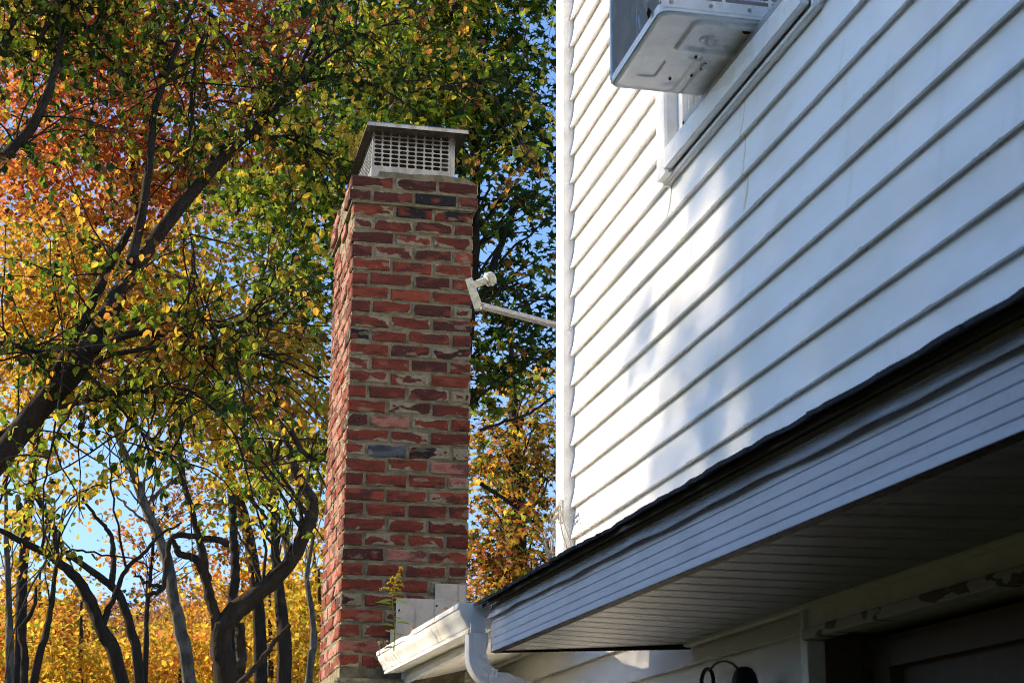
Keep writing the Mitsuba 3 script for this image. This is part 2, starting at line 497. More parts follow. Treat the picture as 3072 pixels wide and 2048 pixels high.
# corner post: outer face, return with the groove the siding slides into
c = MB()
zc = 0.72 + R
c.prism([(WX - 0.030, CORNER_Y + 0.002), (WX - 0.030, CORNER_Y - 0.112), (WX - 0.026, CORNER_Y - 0.116), (WX - 0.022, CORNER_Y - 0.116), (WX + 0.040, CORNER_Y - 0.114), (WX + 0.040, CORNER_Y + 0.002)], zc, 6.7, axis='z')
c.prism([(WX - 0.030, CORNER_Y + 0.004), (WX + 0.06, CORNER_Y + 0.004), (WX + 0.06, CORNER_Y + 0.018), (WX - 0.024, CORNER_Y + 0.018)], zc, 6.7, axis='z')
c.put('house__corner_post', 'white_trim')

# main roof, out of the frame: overhanging soffit and slope
MB().box(WX - 0.32, 7.0, WALL_Y0 - 0.3, CORNER_Y + 0.3, 6.7, 6.86).put('house__eaves', 'fascia_metal')
m = MB()
m.prism([(WX - 0.36, 6.862), (4.2, 8.3), (7.1, 6.862)], WALL_Y0 - 0.3, CORNER_Y + 0.3)
m.put('house__roof', 'asphalt_shingle')

# ---------------------------------------------------------------- window
zt = 3.45 + R
m = MB()
m.prism([(WX - 0.034, 5.352), (WX - 0.034, 5.258), (WX - 0.026, 5.25), (WX + 0.03, 5.25), (WX + 0.03, 5.352)], WIN_ZB - 0.012, zt, axis='z')
m.prism([(WX - 0.012, 5.351), (WX - 0.012, 5.368), (WX + 0.02, 5.368), (WX + 0.02, 5.351)], WIN_ZB - 0.02, zt - 0.002, axis='z')
m.put('house__window__casing', 'white_trim')
m = MB()
m.prism([(WX - 0.034, 3.99), (WX - 0.034, 4.072), (WX + 0.03, 4.08), (WX + 0.03, 3.99)], WIN_ZB + 0.02, zt, axis='z')
m.prism([(WX - 0.012, 3.975), (WX - 0.012, 3.992), (WX + 0.02, 3.992), (WX + 0.02, 3.975)], WIN_ZB - 0.01, zt - 0.002, axis='z')
m.put('house__window__casing_001', 'white_trim')
MB().box(WX - 0.034, WX + 0.03, 4.08, 5.25, zt - 0.10, zt).put('house__window__casing_002', 'white_trim')
m = MB()                                    # sill with its coil-wrapped apron
m.prism([(WX - 0.029, WIN_ZB + 0.078), (WX - 0.036, WIN_ZB + 0.074), (WX - 0.038, WIN_ZB + 0.002), (WX - 0.034, WIN_ZB), (WX - 0.012, WIN_ZB + 0.003), (WX - 0.012, WIN_ZB + 0.06), (WX + 0.10, WIN_ZB + 0.070), (WX + 0.10, WIN_ZB + 0.085)], 4.005, 5.262)
m.prism([(WX - 0.008, WIN_ZB - 0.005), (WX - 0.008, WIN_ZB - 0.016), (WX + 0.016, WIN_ZB - 0.016), (WX + 0.016, WIN_ZB - 0.005)], 3.975, 5.36)
m.put('house__window__sill', 'white_trim')
m = MB()                                    # bottom rail of the storm window
m.box(WX - 0.026, WX + 0.030, 4.085, 5.085, WIN_ZB + 0.088, WIN_ZB + 0.112, 0.003)
m.put('house__window__rail', 'grey_paint')
m = MB()
m.tube([[WX - 0.029, 5.070, WIN_ZB + 0.094], [WX - 0.024, 5.070, WIN_ZB + 0.094]], 0.006, 10)
m.put('house__window__rail_screw', 'matte_black')
for y0, y1, x0, x1 in ((5.195, 5.248, WX + 0.012, WX + 0.06), (5.165, 5.195, WX + 0.03, WX + 0.07), (4.082, 4.13, WX + 0.012, WX + 0.06)):
    MB().box(x0, x1, y0, y1, WIN_ZB + 0.086, zt - 0.1, 0.002).put(num('house__window__frame'), 'white_trim')
m = MB()
for i in range(4):
    m.box(WX + 0.02, WX + 0.028, 5.115 + 0.012 * i, 5.1205 + 0.012 * i, WIN_ZB + 0.12, zt - 0.1)
m.put('house__window__track', 'grey_paint')
m = MB()                                    # folding side panels of the air conditioner's window kit
for y0, y1 in ((4.9, 5.11), (4.13, 4.33)):
    ys = np.linspace(y0, y1, 15)
    xs = WX + 0.045 + 0.006 * (np.arange(15) % 2)
    V = np.array([[x, y, z] for z in (WIN_ZB + 0.1, WIN_ZB + 0.53) for x, y in zip(xs, ys)])
    m.add(V, [[i, i + 1, 16 + i, 15 + i] for i in range(14)])
m.put('house__window__side_panel', 'white_trim')
MB().add([[WX + 0.07, 4.1, WIN_ZB + 0.5], [WX + 0.07, 5.2, WIN_ZB + 0.5], [WX + 0.07, 5.2, zt], [WX + 0.07, 4.1, zt]], [[0, 1, 2, 3]]).put('house__window__pane', 'window_glass')
m = MB()
m.box(WX + 0.1, WX + 0.35, 4.0, 5.36, WIN_ZB, WIN_ZB + 0.05)
m.add([[WX + 0.36, 4.0, WIN_ZB], [WX + 0.36, 5.36, WIN_ZB], [WX + 0.36, 5.36, zt], [WX + 0.36, 4.0, zt]], [[0, 1, 2, 3]])
m.put('house__window__reveal', 'white_trim')

# ---------------------------------------------------------------- air conditioner
AX, AY0, AY1, AZ = 1.365, 4.352, 4.905, 2.277 + R
AXI = 1.9
LID = 0.022
rc = 0.035


def pan_height(x, y):
    """Relief of the pressed base pan, metres below its flat (positive = sticks out downwards)."""
    u, v = x - AX, y - AY0                      # u: away from the coil, v: along the wall
    W_, D_ = AY1 - AY0, AXI - AX

    def rect(u0, u1, v0, v1, s=0.006, r=0.012):
        qx = np.abs(u - (u0 + u1) / 2) - (u1 - u0) / 2 + r
        qy = np.abs(v - (v0 + v1) / 2) - (v1 - v0) / 2 + r
        d = np.hypot(np.maximum(qx, 0), np.maximum(qy, 0)) + np.minimum(np.maximum(qx, qy), 0) - r
        return 1 / (1 + np.exp(np.clip(d / s * 4, -40, 40)))

    def ring(cu, cv, r0, w):
        d = np.hypot(u - cu, v - cv) - r0
        return np.exp(-(d / w) ** 2)
    h = 0.0 * u
    h -= 0.005 * rect(0.055, 0.115, W_ - 0.235, W_ - 0.11, 0.0035)
    h -= 0.012 * rect(0.015, 0.20, 0.015, W_ - 0.02, 0.01, 0.03) * 0.35
    h += 0.010 * rect(0.115, 0.33, 0.03, 0.245, 0.010, 0.03)
    h -= 0.012 * rect(0.135, 0.31, 0.05, 0.215, 0.008, 0.025)
    h += 0.006 * ring(0.20, 0.155, 0.026, 0.0045) + 0.005 * ring(0.20, 0.155, 0.010, 0.004)
    a = np.arctan2(v - 0.125, u - 0.275)
    arc = (a > 0.9) & (a < 2.9)
    h += 0.008 * ring(0.275, 0.125, 0.062, 0.004) * arc + 0.007 * ring(0.275, 0.125, 0.085, 0.0035) * ((a > 1.3) & (a < 3.1))
    h -= 0.008 * rect(0.220, 0.232, 0.30, W_ - 0.01, 0.003, 0.004)
    for cv in (0.30, 0.345):
        h += 0.004 * ring(0.236, cv, 0.014, 0.004)
    h -= 0.006 * np.exp(-(((u - 0.17) / 0.020) ** 2 + ((v - 0.465) / 0.028) ** 4))
    h -= 0.005 * rect(0.175, 0.215, 0.255, 0.29, 0.004)
    return h


nu, nv = 110, 170
us = np.linspace(AX + 0.004, 1.72, nu)
vs = np.linspace(AY0 + 0.004, AY1 - 0.004, nv)
U, V_ = np.meshgrid(us, vs, indexing='ij')
drop = pan_height(U, V_)
edge = np.minimum.reduce([U - us[0], V_ - vs[0], vs[-1] - V_])
# rounded corner in plan and rounded lip
for cu, cv, sy in ((us[0] + rc, vs[0] + rc, -1), (us[0] + rc, vs[-1] - rc, 1)):
    mask = (U < cu) & ((V_ - cv) * sy > 0)
    d = np.hypot(U - cu, V_ - cv)
    dd = np.maximum(np.abs(U - cu), np.abs(V_ - cv))
    sc = np.where(mask, dd / np.maximum(d, 1e-9), 1.0)
    U = np.where(mask, cu + (U - cu) * sc, U)
    V_ = np.where(mask, cv + (V_ - cv) * sc, V_)
Z = AZ - drop + 0.010 * np.exp(-(edge / 0.006) ** 2)
P = np.stack([U, V_, Z], -1).reshape(-1, 3)
q = np.array([[i * nv + j, i * nv + j + 1, (i + 1) * nv + j + 1, (i + 1) * nv + j] for i in range(nu - 1) for j in range(nv - 1)])
m = MB().add(P, q)
m.put('air_conditioner__base_pan', 'ac_paint', smooth=True)
m = MB()                                        # upstand of the pan
th = np.linspace(0, np.pi / 2, 7)
foot = [(1.72, AY0)] + [(AX + rc - rc * math.sin(t), AY0 + rc - rc * math.cos(t)) for t in th] + [(AX + rc - rc * math.cos(t), AY1 - rc + rc * math.sin(t)) for t in th] + [(1.72, AY1)]
foot = np.array(foot)
n = len(foot)
V = np.vstack([np.c_[foot, np.full(n, AZ + 0.008)], np.c_[foot, np.full(n, AZ + LID + 0.012)]])
m.add(V, [[i, i + 1, n + i + 1, n + i] for i in range(n - 1)])
m.put('air_conditioner__base_pan__rim', 'ac_paint', smooth=50)
m = MB()
ZT = AZ + 0.36
m.add([[AX + 0.006, AY0 + 0.02, AZ + 0.03], [AX + 0.006, AY1 - 0.02, AZ + 0.03], [AX + 0.006, AY1 - 0.02, ZT], [AX + 0.006, AY0 + 0.02, ZT]], [[0, 1, 2, 3]])
m.put('air_conditioner__coil', 'coil_fins')
for (cy, cz, a, bb) in ((AY0 + 0.23, AZ + 0.075, 0.030, 0.058), (AY0 + 0.15, AZ + 0.125, 0.022, 0.05)):
    t = np.linspace(0, 2 * np.pi, 40)
    wob = 1 + 0.12 * np.sin(3 * t + cy)
    pts = np.c_[np.full(40, AX + 0.0055), cy + a * np.cos(t) * wob + 0.25 * bb * np.sin(t), cz + bb * np.sin(t) * wob]
    m = MB()
    m.tube(pts, 0.0011, 5, cap=False)
    for s in (0.25, -0.2, 0.05):
        q0 = np.c_[np.full(8, AX + 0.0055), cy + s * a + np.linspace(-0.01, 0.012, 8), cz + np.linspace(-0.03, 0.035, 8) * (1 - abs(s))]
        m.tube(q0, 0.0014, 4)
    m.put(num('air_conditioner__coil__dent'), 'bent_fins')
MB().box(AX, AX + 0.014, AY1 - 0.016, AY1, AZ + 0.03, ZT, 0.002).put(num('air_conditioner__flange'), 'ac_paint')
MB().box(AX, AX + 0.03, AY0 + 0.001, AY0 + 0.016, AZ + 0.036, ZT, 0.002).put(num('air_conditioner__flange'), 'ac_paint')
MB().box(AX, AXI, AY0, AY1, ZT, ZT + 0.012, 0.003).put('air_conditioner__top', 'ac_paint')
poly = shapely.box(AX + 0.003, AZ + 0.018, AXI, ZT)
slots = []
for i in range(15):
    z = AZ + 0.056 + 0.0185 * i
    for x0, x1 in ((AX + 0.05, AX + 0.187), (AX + 0.197, AX + 0.33), (AX + 0.34, AX + 0.46)):
        slots.append(shapely.box(x0 + 0.005, z, x1 - 0.005, z + 0.004).buffer(0.0045))
poly = poly.difference(shapely.union_all(slots))
sm = trimesh.creation.extrude_polygon(poly, 0.0015, engine='earcut')
v = np.array(sm.vertices)
m = MB().add(np.c_[v[:, 0], AY0 - 0.002 + v[:, 2], v[:, 1]], sm.faces)
sm2 = trimesh.creation.extrude_polygon(shapely.box(AX + 0.003, AZ + 0.018, AXI, ZT), 0.0015, engine='earcut')
v = np.array(sm2.vertices)
m.put(num('air_conditioner__casing'), 'ac_paint')
m = MB().add(np.c_[v[:, 0], AY1 + v[:, 2], v[:, 1]], sm2.faces)
m.put(num('air_conditioner__casing'), 'ac_paint')
MB().box(AX + 0.03, AXI - 0.01, AY0 + 0.06, AY1 - 0.02, AZ + 0.03, ZT - 0.005).put('air_conditioner__core', 'dark_plastic')
for x, z in ((AX + 0.032, AZ + 0.034), (AX + 0.152, AZ + 0.034), (AX + 0.27, AZ + 0.034)):
    m = MB()
    m.tube([[x, AY0 - 0.0065, z], [x, AY0 - 0.0025, z]], [0.0052, 0.0062], 14)
    m.tube([[x - 0.004, AY0 - 0.0067, z - 0.002], [x + 0.004, AY0 - 0.0067, z + 0.002]], 0.0009, 4)
    m.put(num('air_conditioner__screw'), 'screw_metal')
m = MB()
m.tube([[AX - 0.002, AY1 - 0.006, AZ + 0.055], [AX + 0.002, AY1 - 0.006, AZ + 0.055]], 0.005, 10)
m.put(num('air_conditioner__screw'), 'screw_metal')
m = MB()
m.tube([[AX + 0.283, AY0 + 0.063, AZ - 0.004], [AX + 0.283, AY0 + 0.063, AZ + 0.01]], 0.012, 14)
for x, y in ((AX + 0.195, AY0 + 0.272), (AX + 0.236, AY0 + 0.30), (AX + 0.236, AY0 + 0.345), (AX + 0.165, AY0 + 0.44), (AX + 0.222, AY0 + 0.40)):
    m.tube([[x, y, AZ - 0.0015], [x, y, AZ + 0.006]], 0.0042, 9)
m.put('air_conditioner__base_pan__drain_hole', 'matte_black')
lab('air_conditioner', 'white window air conditioner with dark rear coil jutting from the upper window', 'air conditioner')
m = MB()                                         # a dead leaf caught on the rim
g = np.linspace(-1, 1, 9)
lx = np.array([[AX - 0.006 - 0.006 * abs(math.sin(3 * s)), AY0 + 0.085 + 0.020 * s + 0.004 * math.sin(9 * s), AZ + 0.036 + w * 0.014 * (1 - s * s) * (1 + 0.5 * math.sin(7 * s)) + 0.006 * s] for s in g for w in (-1, 1)])
m.add(lx, [[2 * i, 2 * i + 1, 2 * i + 3, 2 * i + 2] for i in range(8)], c=(0.04, 0.025, 0.015))
m.put('dead_leaf', 'leaf')
lab('dead_leaf', 'small dark curled dead leaf stuck on the rim of the air conditioner', 'leaf')

# ---------------------------------------------------------------- pent roof along the wall
FX, FY = 1.19, 5.845
SAG = 0.0127


def sg(y):                                         # the eave drops a little towards the viewer
    return -SAG * (FY - y)


PY0 = -3.5
NSEG = 12


def swept(prof, ys, wob=None):
    """Profile (x, z) swept along y following the sag of the eave; wob(y) gives (dx, dz) added to the points flagged in the profile's third column."""
    prof = np.asarray(prof, float)
    n = len(prof)
    V = np.zeros((len(ys), n, 3))
    for i, y in enumerate(ys):
        V[i, :, 0], V[i, :, 1], V[i, :, 2] = prof[:, 0], y, prof[:, 1] + R + sg(y)
        if wob is not None:
            dx, dz = wob(y)
            V[i, :, 0] += dx * prof[:, 2]
            V[i, :, 2] += dz * prof[:, 2]
    q = [[i * n + j, i * n + j + 1, (i + 1) * n + j + 1, (i + 1) * n + j] for i in range(len(ys) - 1) for j in range(n - 1)]
    return MB().add(V.reshape(-1, 3), q)


yl = np.linspace(PY0, FY, 110)
zb, zt_ = 0.590, 0.735                             # fascia bottom and top at its far end
rib = [(FX + 0.012, zb), (FX, zb + 0.001)]
for i in range(1, 6):
    z = zb + 0.0245 * i - 0.004
    rib += [(FX - 0.0004, z - 0.0022), (FX + 0.0045, z - 0.0004), (FX + 0.0005, z + 0.0020)]
rib += [(FX, zt_)]
m = swept(rib, yl)
m.put('house__pent_roof__fascia', 'fascia_metal', smooth=20)
m = MB().prism([(FX + 0.001, FY + 0.001), (FX + 0.02, FY + 0.001), (FX + 0.02, FY - 0.02), (FX + 0.001, FY - 0.02)], zb + 0.002 + R, 0.735 + R, axis='z')
m.put('house__pent_roof__fascia_end', 'fascia_metal')
m = swept([(FX + 0.006, 0.752, 0), (FX + 0.004, 0.741, 0.1), (FX - 0.002, 0.728, 0.3), (FX - 0.011, 0.711, 0.8), (FX - 0.017, 0.703, 1), (FX - 0.0155, 0.7005, 1), (FX - 0.004, 0.716, 0.3), (FX + 0.02, 0.735, 0)], np.linspace(PY0, FY + 0.03, 300),
          lambda y: (0.0018 * math.sin(y * 9) + 0.0012 * math.sin(y * 23 + 1), 0.0016 * math.sin(y * 6.3) + 0.0012 * math.sin(y * 14 + 2)))
m.put('house__pent_roof__drip_edge', 'fascia_metal', smooth=25)
m = MB()                                           # end board of the overhang and the board that closes it towards the wall
A, B = np.array([FX + 0.004, FY - 0.004]), np.array([WX - 0.002, 5.20])
dv = (B - A) / np.linalg.norm(B - A)
nn = np.array([-dv[1], dv[0]]) * 0.012
for zlo0, zlo1, zhi in ((0.588, 0.552, 0.85),):
    V = [[*A, zlo0 + R], [*B, zlo1 + R], [*B, zhi + R], [*A, 0.75 + R], [*(A + nn), zlo0 + R], [*(B + nn), zlo1 + R], [*(B + nn), zhi + R], [*(A + nn), 0.75 + R]]
    m.add(V, [[0, 1, 2, 3], [4, 7, 6, 5], [0, 4, 5, 1], [3, 2, 6, 7], [0, 3, 7, 4], [1, 5, 6, 2]])
m.put('house__pent_roof__end_board', 'matte_black')  # end board and soffit channel share one flat near-black tone
m = swept([(FX + 0.0, 0.5895), (FX + 0.022, 0.586), (FX + 0.022, 0.598)], yl)
m.put('house__pent_roof__soffit_channel', 'matte_black')


def soffit_z(x, y):
    return R + 0.5945 + sg(y) * (1 - (x - FX) / 0.5) - 0.026 * (x - FX) / 0.5


k0, k1 = int(PY0 / 0.254), int(5.84 / 0.254) + 1
for k in range(k0, k1):
    m = MB()
    for h in range(2):
        ya, yb = 0.254 * k + 0.127 * h, 0.254 * k + 0.127 * (h + 1)
        prof = [(ya, 0.012), (ya + 0.004, 0.0), (yb - 0.022, 0.0), (yb - 0.016, 0.006), (yb - 0.010, 0.0), (yb - 0.001, 0.0), (yb, 0.012)]
        V = []
        for y, dz in prof:
            lim = WX + 0.004
            if y > 5.2:
                lim = min(lim, FX + (FY - y) / (FY - 5.2) * (WX - FX))
            for s in (0.0, 1.0):
                x = (FX + 0.012) + s * (max(lim, FX + 0.013) - FX - 0.012)
                V.append([x, y, soffit_z(x, y) + dz])
        if 0.254 * k + 0.127 * h < 5.83:
            m.add(V, [[2 * i, 2 * i + 1, 2 * i + 3, 2 * i + 2] for i in range(len(prof) - 1)])
    if m.n:
        m.put(num('house__pent_roof__soffit_panel'), 'soffit_metal')
m = MB()
m.prism([(WX - 0.001, soffit_z(WX, 4.0) - 0.012), (WX - 0.02, soffit_z(WX, 4.0) - 0.008), (WX - 0.02, soffit_z(WX, 4.0) + 0.004), (WX - 0.001, soffit_z(WX, 4.0) + 0.004)], PY0, 5.2)
m.put('house__pent_roof__wall_channel', 'white_trim')
# roof deck and its shingles
PITCH_R = 0.42
DX0 = FX - 0.03


def deck_z(x, y):
    return R + 0.752 + sg(y) + PITCH_R * (x - DX0)


V = [[DX0, PY0, deck_z(DX0, PY0)], [DX0, FY + 0.01, deck_z(DX0, FY)], [WX + 0.01, 5.2, deck_z(WX, 5.2)], [WX + 0.01, PY0, deck_z(WX, PY0)]]
m = MB()
V2 = [[a, b_, c_ - 0.012] for a, b_, c_ in V]
m.add(V + V2, [[0, 1, 2, 3], [4, 7, 6, 5], [0, 4, 5, 1], [1, 5, 6, 2]])
m.put('house__pent_roof', 'dark_wood')
r2 = np.random.default_rng(3)
y = FY + 0.03
while y > PY0:
    w = 0.30 * r2.uniform(0.7, 1.15)
    y0 = max(y - w, PY0)
    out = -0.020 - 0.012 * r2.random()
    lift = 0.005 + 0.004 * r2.random()
    nx = 7
    V = []
    for i, yy in enumerate(np.linspace(y0 + 0.002, y, nx)):
        dx = out + 0.004 * r2.normal()
        dz = lift + 0.0016 * r2.normal()
        for x, dzz in ((DX0 + dx, dz - 0.003), (DX0 + dx - 0.001, dz + 0.006), (DX0 + 0.15, 0.010), (DX0 + 0.15, 0.001)):
            xx = x if yy <= 5.2 else min(x, DX0 + 0.15)
            V.append([xx, yy, deck_z(x, yy) + dzz])
    q = []
    for i in range(nx - 1):
        a = 4 * i
        q += [[a, a + 1, a + 5, a + 4], [a + 1, a + 2, a + 6, a + 5], [a + 3, a, a + 4, a + 7]]
    q += [[0, 3, 2, 1], [4 * nx - 4, 4 * nx - 3, 4 * nx - 2, 4 * nx - 1]]
    MB().add(V, q).put(num('house__pent_roof__shingle'), 'asphalt_shingle')
    y = y0
m = MB()
for row in range(1, 4):
    x0 = DX0 + 0.13 * row
    x1 = min(x0 + 0.15, WX)
    ye = FY - (x0 - FX) / 0.5 * 0.64
    m.add([[x0, PY0, deck_z(x0, PY0) + 0.020], [x0, ye, deck_z(x0, ye) + 0.020], [x1, ye - 0.1, deck_z(x1, ye) + 0.010], [x1, PY0, deck_z(x1, PY0) + 0.010]], [[0, 1, 2, 3]])
    m.add([[x0, PY0, deck_z(x0, PY0) + 0.020], [x0, ye, deck_z(x0, ye) + 0.020], [x0, ye, deck_z(x0, ye) + 0.008], [x0, PY0, deck_z(x0, PY0) + 0.008]], [[0, 1, 2, 3]])
m.put('house__pent_roof__upper_shingles', 'asphalt_shingle')
labels['house__pent_roof__upper_shingles'] = {'kind': 'stuff', 'label': 'dark shingles higher up the pent roof'}

# ---------------------------------------------------------------- lower wing behind the corner
m = MB()
GX = 1.212                                         # fascia of the wing
m.box(GX, GX + 0.02, 5.87, WALL_Y1, 0.648 + R, 0.80 + R)
m.put('house__wing_roof__fascia', 'white_trim')
WY = lambda x: 5.9 + max(0.0, (x - GX) / (WX - GX)) ** 0.6 * 1.08   # near end of the wing's overhang runs back at a slant
zs = lambda x: R + 0.653 + 0.112 * (x - GX) / (WX - GX)
for k in range(24, 44):
    ya, yb = 0.254 * k, 0.254 * (k + 1)
    m = MB()
    for a, b_ in ((ya, ya + 0.127), (ya + 0.127, yb)):
        prof = [(a, 0.010), (a + 0.004, 0.0), (a + 0.05, 0.0), (a + 0.054, 0.005), (a + 0.058, 0.0), (b_ - 0.001, 0.0), (b_, 0.010)]
        V = []
        for yy, dz in prof:
            lim = WX + 0.004 if yy > WY(WX) else GX + max(0.0, (yy - 5.9) / 1.08) ** (1 / 0.6) * (WX - GX)
            lim = max(lim, GX + 0.012)
            V += [[GX + 0.01, yy, zs(GX + 0.01) + dz], [lim, yy, zs(lim) + dz]]
        m.add(V, [[2 * i, 2 * i + 1, 2 * i + 3, 2 * i + 2] for i in range(len(prof) - 1)])
    m.put(num('house__wing_roof__soffit_panel'), 'wing_soffit')
m = MB()
m.prism([(WX - 0.001, zs(WX) - 0.020), (WX - 0.014, zs(WX) - 0.016), (WX - 0.014, zs(WX) + 0.0), (WX - 0.001, zs(WX) + 0.0)], WY(WX), WALL_Y1)
m.put('house__wing_roof__wall_channel', 'white_trim')
m = MB()
wz = lambda x: R + 0.80 + 0.42 * (x - GX)
# the chimney comes up through this roof
xs_ = [GX - 0.035] + [GX + (WX - GX) * t for t in np.linspace(0, 1, 9)]
V = [[x, yy, wz(x)] for x in xs_ for yy in (WY(x), 7.95)]
m.add(V, [[2 * i, 2 * i + 1, 2 * i + 3, 2 * i + 2] for i in range(len(xs_) - 1)])
m.add([[1.52, 7.95, wz(1.52)], [1.52, WALL_Y1, wz(1.52)], [4.2, WALL_Y1, wz(4.2)], [4.2, CORNER_Y + 0.02, wz(4.2)], [WX, CORNER_Y + 0.02, wz(WX)], [WX, 7.95, wz(WX)]], [[0, 1, 2, 3], [0, 3, 4, 5]])
m.add([[GX - 0.035, 8.86, wz(GX - .035)], [GX - 0.035, WALL_Y1, wz(GX - .035)], [1.52, WALL_Y1, wz(1.52)], [1.52, 8.86, wz(1.52)]], [[0, 1, 2, 3]])
m.put('house__wing_roof', 'asphalt_shingle')
MB().box(GX - 0.01, 4.2, WALL_Y1 - 0.02, WALL_Y1 + 0.06, 0, 1.4 + R).put('house__wing_end_wall', 'white_trim')

# ---------------------------------------------------------------- doorway under the pent roof
m = MB()
m.box(WX - 0.012, WX + 0.03, 4.215, 4.245, 0, soffit_z(WX, 4.2) - 0.012, 0.003)
m.box(WX - 0.018, WX + 0.03, 4.178, 4.213, 0, 0.476 + R, 0.003)
m.put('house__doorway__side_casing', 'white_trim')
MB().box(WX - 0.020, WX + 0.03, 1.0, 4.213, 0.478 + R, 0.507 + R, 0.003).put('house__doorway__head_casing', 'peeling_paint')
MB().box(WX + 0.0, WX + 0.03, 1.0, 4.213, 0.508 + R, 0.556 + R).put('house__doorway__frieze_board', 'white_trim')
m = MB()
m.box(WX + 0.16, WX + 0.20, 0.9, 4.18, 0, 0.476 + R)
for i in range(4):
    m.box(WX + 0.13, WX + 0.16, 4.12 - 0.9 * i - 0.1, 4.12 - 0.9 * i, 0, 0.476 + R)
m.box(WX + 0.13, WX + 0.16, 1.0, 4.18, 0.40 + R, 0.475 + R)
m.put('house__doorway__door', 'dark_wood')
m = MB()
m.box(WX + 0.03, WX + 0.2, 4.18, 4.25, 0, 0.5 + R)
m.put('house__doorway__jamb', 'dark_wood')
m = MB()
m.box(WX + 0.5, WX + 0.52, 0.8, 4.6, 0, 3.0)
m.box(WX + 0.112, WX + 0.52, 0.8, 4.6, 0.50 + R, 0.52 + R)
m.box(WX + 0.112, WX + 0.52, 4.26, 4.28, 0, 0.52 + R)
m.put('house__doorway__vestibule', 'plaster')
labels['house__doorway__head_casing'] = {'label': 'head casing with peeling white paint'}
lab('house', 'white vinyl sided two storey house with a pent roof along its wall', 'house')

# wall lantern under the pent roof
LB = at(2235, 2060, X=WX - 0.075)
m = MB()
prof = [(0.0, 0.055), (0.012, 0.054), (0.022, 0.048), (0.030, 0.036), (0.035, 0.018), (0.037, -0.02), (0.034, -0.055)]
a = np.linspace(0, 2 * np.pi, 21)[:-1]
V = np.array([[LB[0] + r * math.cos(t), LB[1] + r * math.sin(t), LB[2] + z] for r, z in prof for t in a])
q = [[i * 20 + j, i * 20 + (j + 1) % 20, (i + 1) * 20 + (j + 1) % 20, (i + 1) * 20 + j] for i in range(len(prof) - 1) for j in range(20)]
m.add(V, q)
m.put('wall_lantern__lamp_shade', 'matte_black', smooth=30)
P0, P1 = at(2212, 2002, X=WX - 0.075), at(2127, 2010, X=WX - 0.03)
m = MB().tube(spline([P0, at(2195, 1988, X=WX - 0.07), at(2172, 1982, X=WX - 0.06), at(2148, 1989, X=WX - 0.045), P1], 16), 0.0035, 6)
m.put('wall_lantern__arm', 'matte_black')
C0 = at(2122, 2046, X=WX - 0.03)
t = np.linspace(0, 2 * np.pi, 30)
m = MB().tube(np.c_[np.full(30, C0[0]), C0[1] - 0.055 * np.cos(t), C0[2] + 0.04 * np.sin(t)], 0.006, 6, cap=False)
m.put('wall_lantern__hoop', 'matte_black')
MB().box(WX - 0.024, WX - 0.002, C0[1] - 0.03, C0[1] + 0.03, C0[2] - 0.12, C0[2] - 0.03, 0.004).put('wall_lantern__wall_plate', 'matte_black')
lab('wall_lantern', 'black wall lantern with a thin curved arm beside the dark doorway', 'lantern')

# ---------------------------------------------------------------- gutter
GL, GY0, GY1 = 1.083, 5.885, 7.93                 # front lip, near end, far end
gz = lambda y: R + 0.753 + (y - 5.885) * 0.0135
ogee = [(GX - 0.002, 0.012), (GX - 0.002, -0.082), (1.130, -0.092), (1.1195, -0.093), (1.1185, -0.084), (1.126, -0.081), (1.116, -0.077), (1.112, -0.066), (1.108, -0.055), (1.099, -0.043), (1.093, -0.032), (1.090, -0.020), (1.0885, -0.014), (1.0835, -0.012), (1.0825, -0.008), (1.0825, 0.004), (1.085, 0.007), (1.096, 0.007), (1.097, 0.001)]
ys = np.linspace(GY0, GY1, 60)
V = []
for yv in ys:
    dent = math.exp(-((yv - 7.02) / 0.10) ** 2)
    for i, (x, z) in enumerate(ogee):
        lip = 1 if 12 <= i else 0
        V.append([x + lip * 0.012 * dent , yv, gz(yv) + z - lip * 0.010 * dent * math.sin((yv - 7.02) * 12)])
n = len(ogee)
m = MB().add(V, [[i * n + j, i * n + j + 1, (i + 1) * n + j + 1, (i + 1) * n + j] for i in range(len(ys) - 1) for j in range(n - 1)])
m.put('rain_gutter__trough', 'gutter_paint', smooth=24)
cap = [(x, z) for x, z in ogee[:2]] + [(1.122, -0.078)] + [(x, z) for x, z in ogee[6:16]] + [(1.0825, 0.006)]
m = MB()
pv = [(x, z + gz(GY0)) for x, z in cap] 
m.prism(pv, GY0 - 0.003, GY0 + 0.001)
fl = [np.array([x, GY0 - 0.001, z + gz(GY0)]) for x, z in ogee[6:15]]
m.tube(fl, 0.0035, 5)
m.put('rain_gutter__end_cap', 'gutter_paint')
m = MB()
pv = [(x, z + gz(GY1)) for x, z in cap]
m.prism(pv, GY1, GY1 + 0.004)
m.put('rain_gutter__end_cap_001', 'gutter_paint')
for yv in (5.96, 6.36, 6.78, 7.24, 7.66):
    m = MB().box(1.0812, 1.0828, yv - 0.002, yv + 0.002, gz(yv) - 0.010, gz(yv) + 0.005)
    m.box(1.085, GX, yv - 0.009, yv + 0.009, gz(yv) + 0.0015, gz(yv) + 0.004)
    m.put(num('rain_gutter__hanger'), 'screw_metal')
lab('rain_gutter', 'white ogee gutter with grey streaks between brick chimney and pent roof', 'gutter')

# ---------------------------------------------------------------- downspout
OX0, OX1, OY0, OY1 = 1.118, 1.182, 5.855, 5.93


